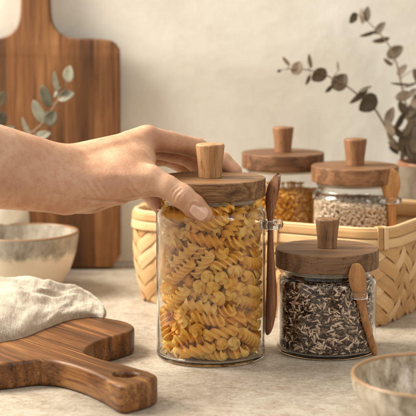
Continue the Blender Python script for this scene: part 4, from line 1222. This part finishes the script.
# folds and tendons only touch the cells near the skin
ix, iy, iz = np.nonzero(np.abs(hand) < 4)
bx, by, bz_ = lo[0] + HS * ix, lo[1] + HS * iy, lo[2] + HS * iz
val = hand[ix, iy, iz].astype(np.float64)
for a, b, depth, width in RIDGES:
    a, b = hp(*a), hp(*b)
    e = b - a
    q = np.stack([bx - a[0], by - a[1], bz_ - a[2]], 1)
    t = np.clip(q @ e / (e @ e), 0, 1)
    d = np.linalg.norm(q - t[:, None] * e, axis=1)
    val += depth * np.exp(-(d / width) ** 2) * np.sin(np.pi * (t * .9 + .05)) ** .6
zz_ = bz_ / 1000 - CAM_H
tt_ = by / 1000 * CP - zz_ * SP
U_ = 208 + FPX * (bx / 1000) / tt_
V_ = 208 - FPX * (by / 1000 * SP + zz_ * CP) / tt_
near = np.clip((1383 - 34 - by) / 6, 0, 1)
for line, depth, width in CREASES:
    pl = [p.to_2d() for p in catmull([(x, y, 0) for x, y in line], 5, False)]
    best = np.zeros(len(val))
    for k_, (p, q) in enumerate(zip(pl, pl[1:])):
        ex, ey = q.x - p.x, q.y - p.y
        t = np.clip(((U_ - p.x) * ex + (V_ - p.y) * ey) / (ex * ex + ey * ey), 0, 1)
        d = np.sqrt((U_ - p.x - t * ex) ** 2 + (V_ - p.y - t * ey) ** 2) * .92
        s0 = (k_ + t) / (len(pl) - 1)
        best = np.maximum(best, np.exp(-(d / width) ** 2) * np.sqrt(np.maximum(np.sin(np.pi * s0), 0)))
    val += depth * best * near
hand = hand.astype(np.float64)
hand[ix, iy, iz] = val
hv, hf = surface_nets(hand, lo, HS)
# relax the sampling steps
me = bpy.data.meshes.new('person')
org = np.array([-.255, J.y - .12, .19])
me.from_pydata([tuple(q) for q in hv / 1000 - org], [], [tuple(int(i) for i in q) for q in hf])
me.polygons.foreach_set('use_smooth', [True] * len(me.polygons))
me.materials.append(M['skin'])
person = bpy.data.objects.new('person', me)
col.objects.link(person)
person.location = org
bm = bmesh.new(); bm.from_mesh(me)
bmesh.ops.recalc_face_normals(bm, faces=bm.faces)
for _ in range(2): bmesh.ops.smooth_vert(bm, verts=bm.verts, factor=.5, use_axis_x=True, use_axis_y=True, use_axis_z=True)
bm.to_mesh(me); bm.free()
tag(person, 'bare hand and forearm reaching in to grip the lid of the tall pasta jar', 'person')


def nail(tip, base, side, up, length, width, label=None):
    """curved plate lying on the finger's back; tip, base in mm"""
    ax = (tip - base) / np.linalg.norm(tip - base)
    up = up - ax * (up @ ax); up /= np.linalg.norm(up)
    sd = np.cross(ax, up)
    V, Fc = [], []
    n, m_ = 18, 14
    for lay in (0, 1):
        for i in range(n + 1):
            u = i / n
            for j in range(m_ + 1):
                s_ = 2 * j / m_ - 1
                w_ = width / 2 * (1 - .10 * (1 - u)) * max(.03, (1 - abs(2 * u - 1) ** 3.4) ** (1 / 3.0))
                xx = s_ * w_
                l_ = u * length
                z = .75 - (xx * xx) / 17.5 - .05 * length * (u - .35) ** 2 - lay * .6 - .9 * max(0, (.25 - u) / .25) ** 2
                V.append((base + ax * l_ + sd * xx + up * z) / 1000 - org)
    k0 = (n + 1) * (m_ + 1)
    for i in range(n):
        for j in range(m_):
            a = i * (m_ + 1) + j
            q = (a, a + 1, a + m_ + 2, a + m_ + 1)
            Fc.append(q); Fc.append(tuple(k0 + z for z in q[::-1]))
    ring = list(range(m_ + 1)) + [i * (m_ + 1) + m_ for i in range(1, n + 1)] + [n * (m_ + 1) + j for j in range(m_ - 1, -1, -1)] + [i * (m_ + 1) for i in range(n - 1, 0, -1)]
    for a, b in zip(ring, ring[1:] + ring[:1]): Fc.append((b, a, k0 + a, k0 + b))
    return mesh('fingernail', V, Fc, M['nail'], person)


for (tp, bs, upv, l_, w_) in NAILS:
    nail(hp(*tp), hp(*bs), None, np.array(upv, float), l_, w_)
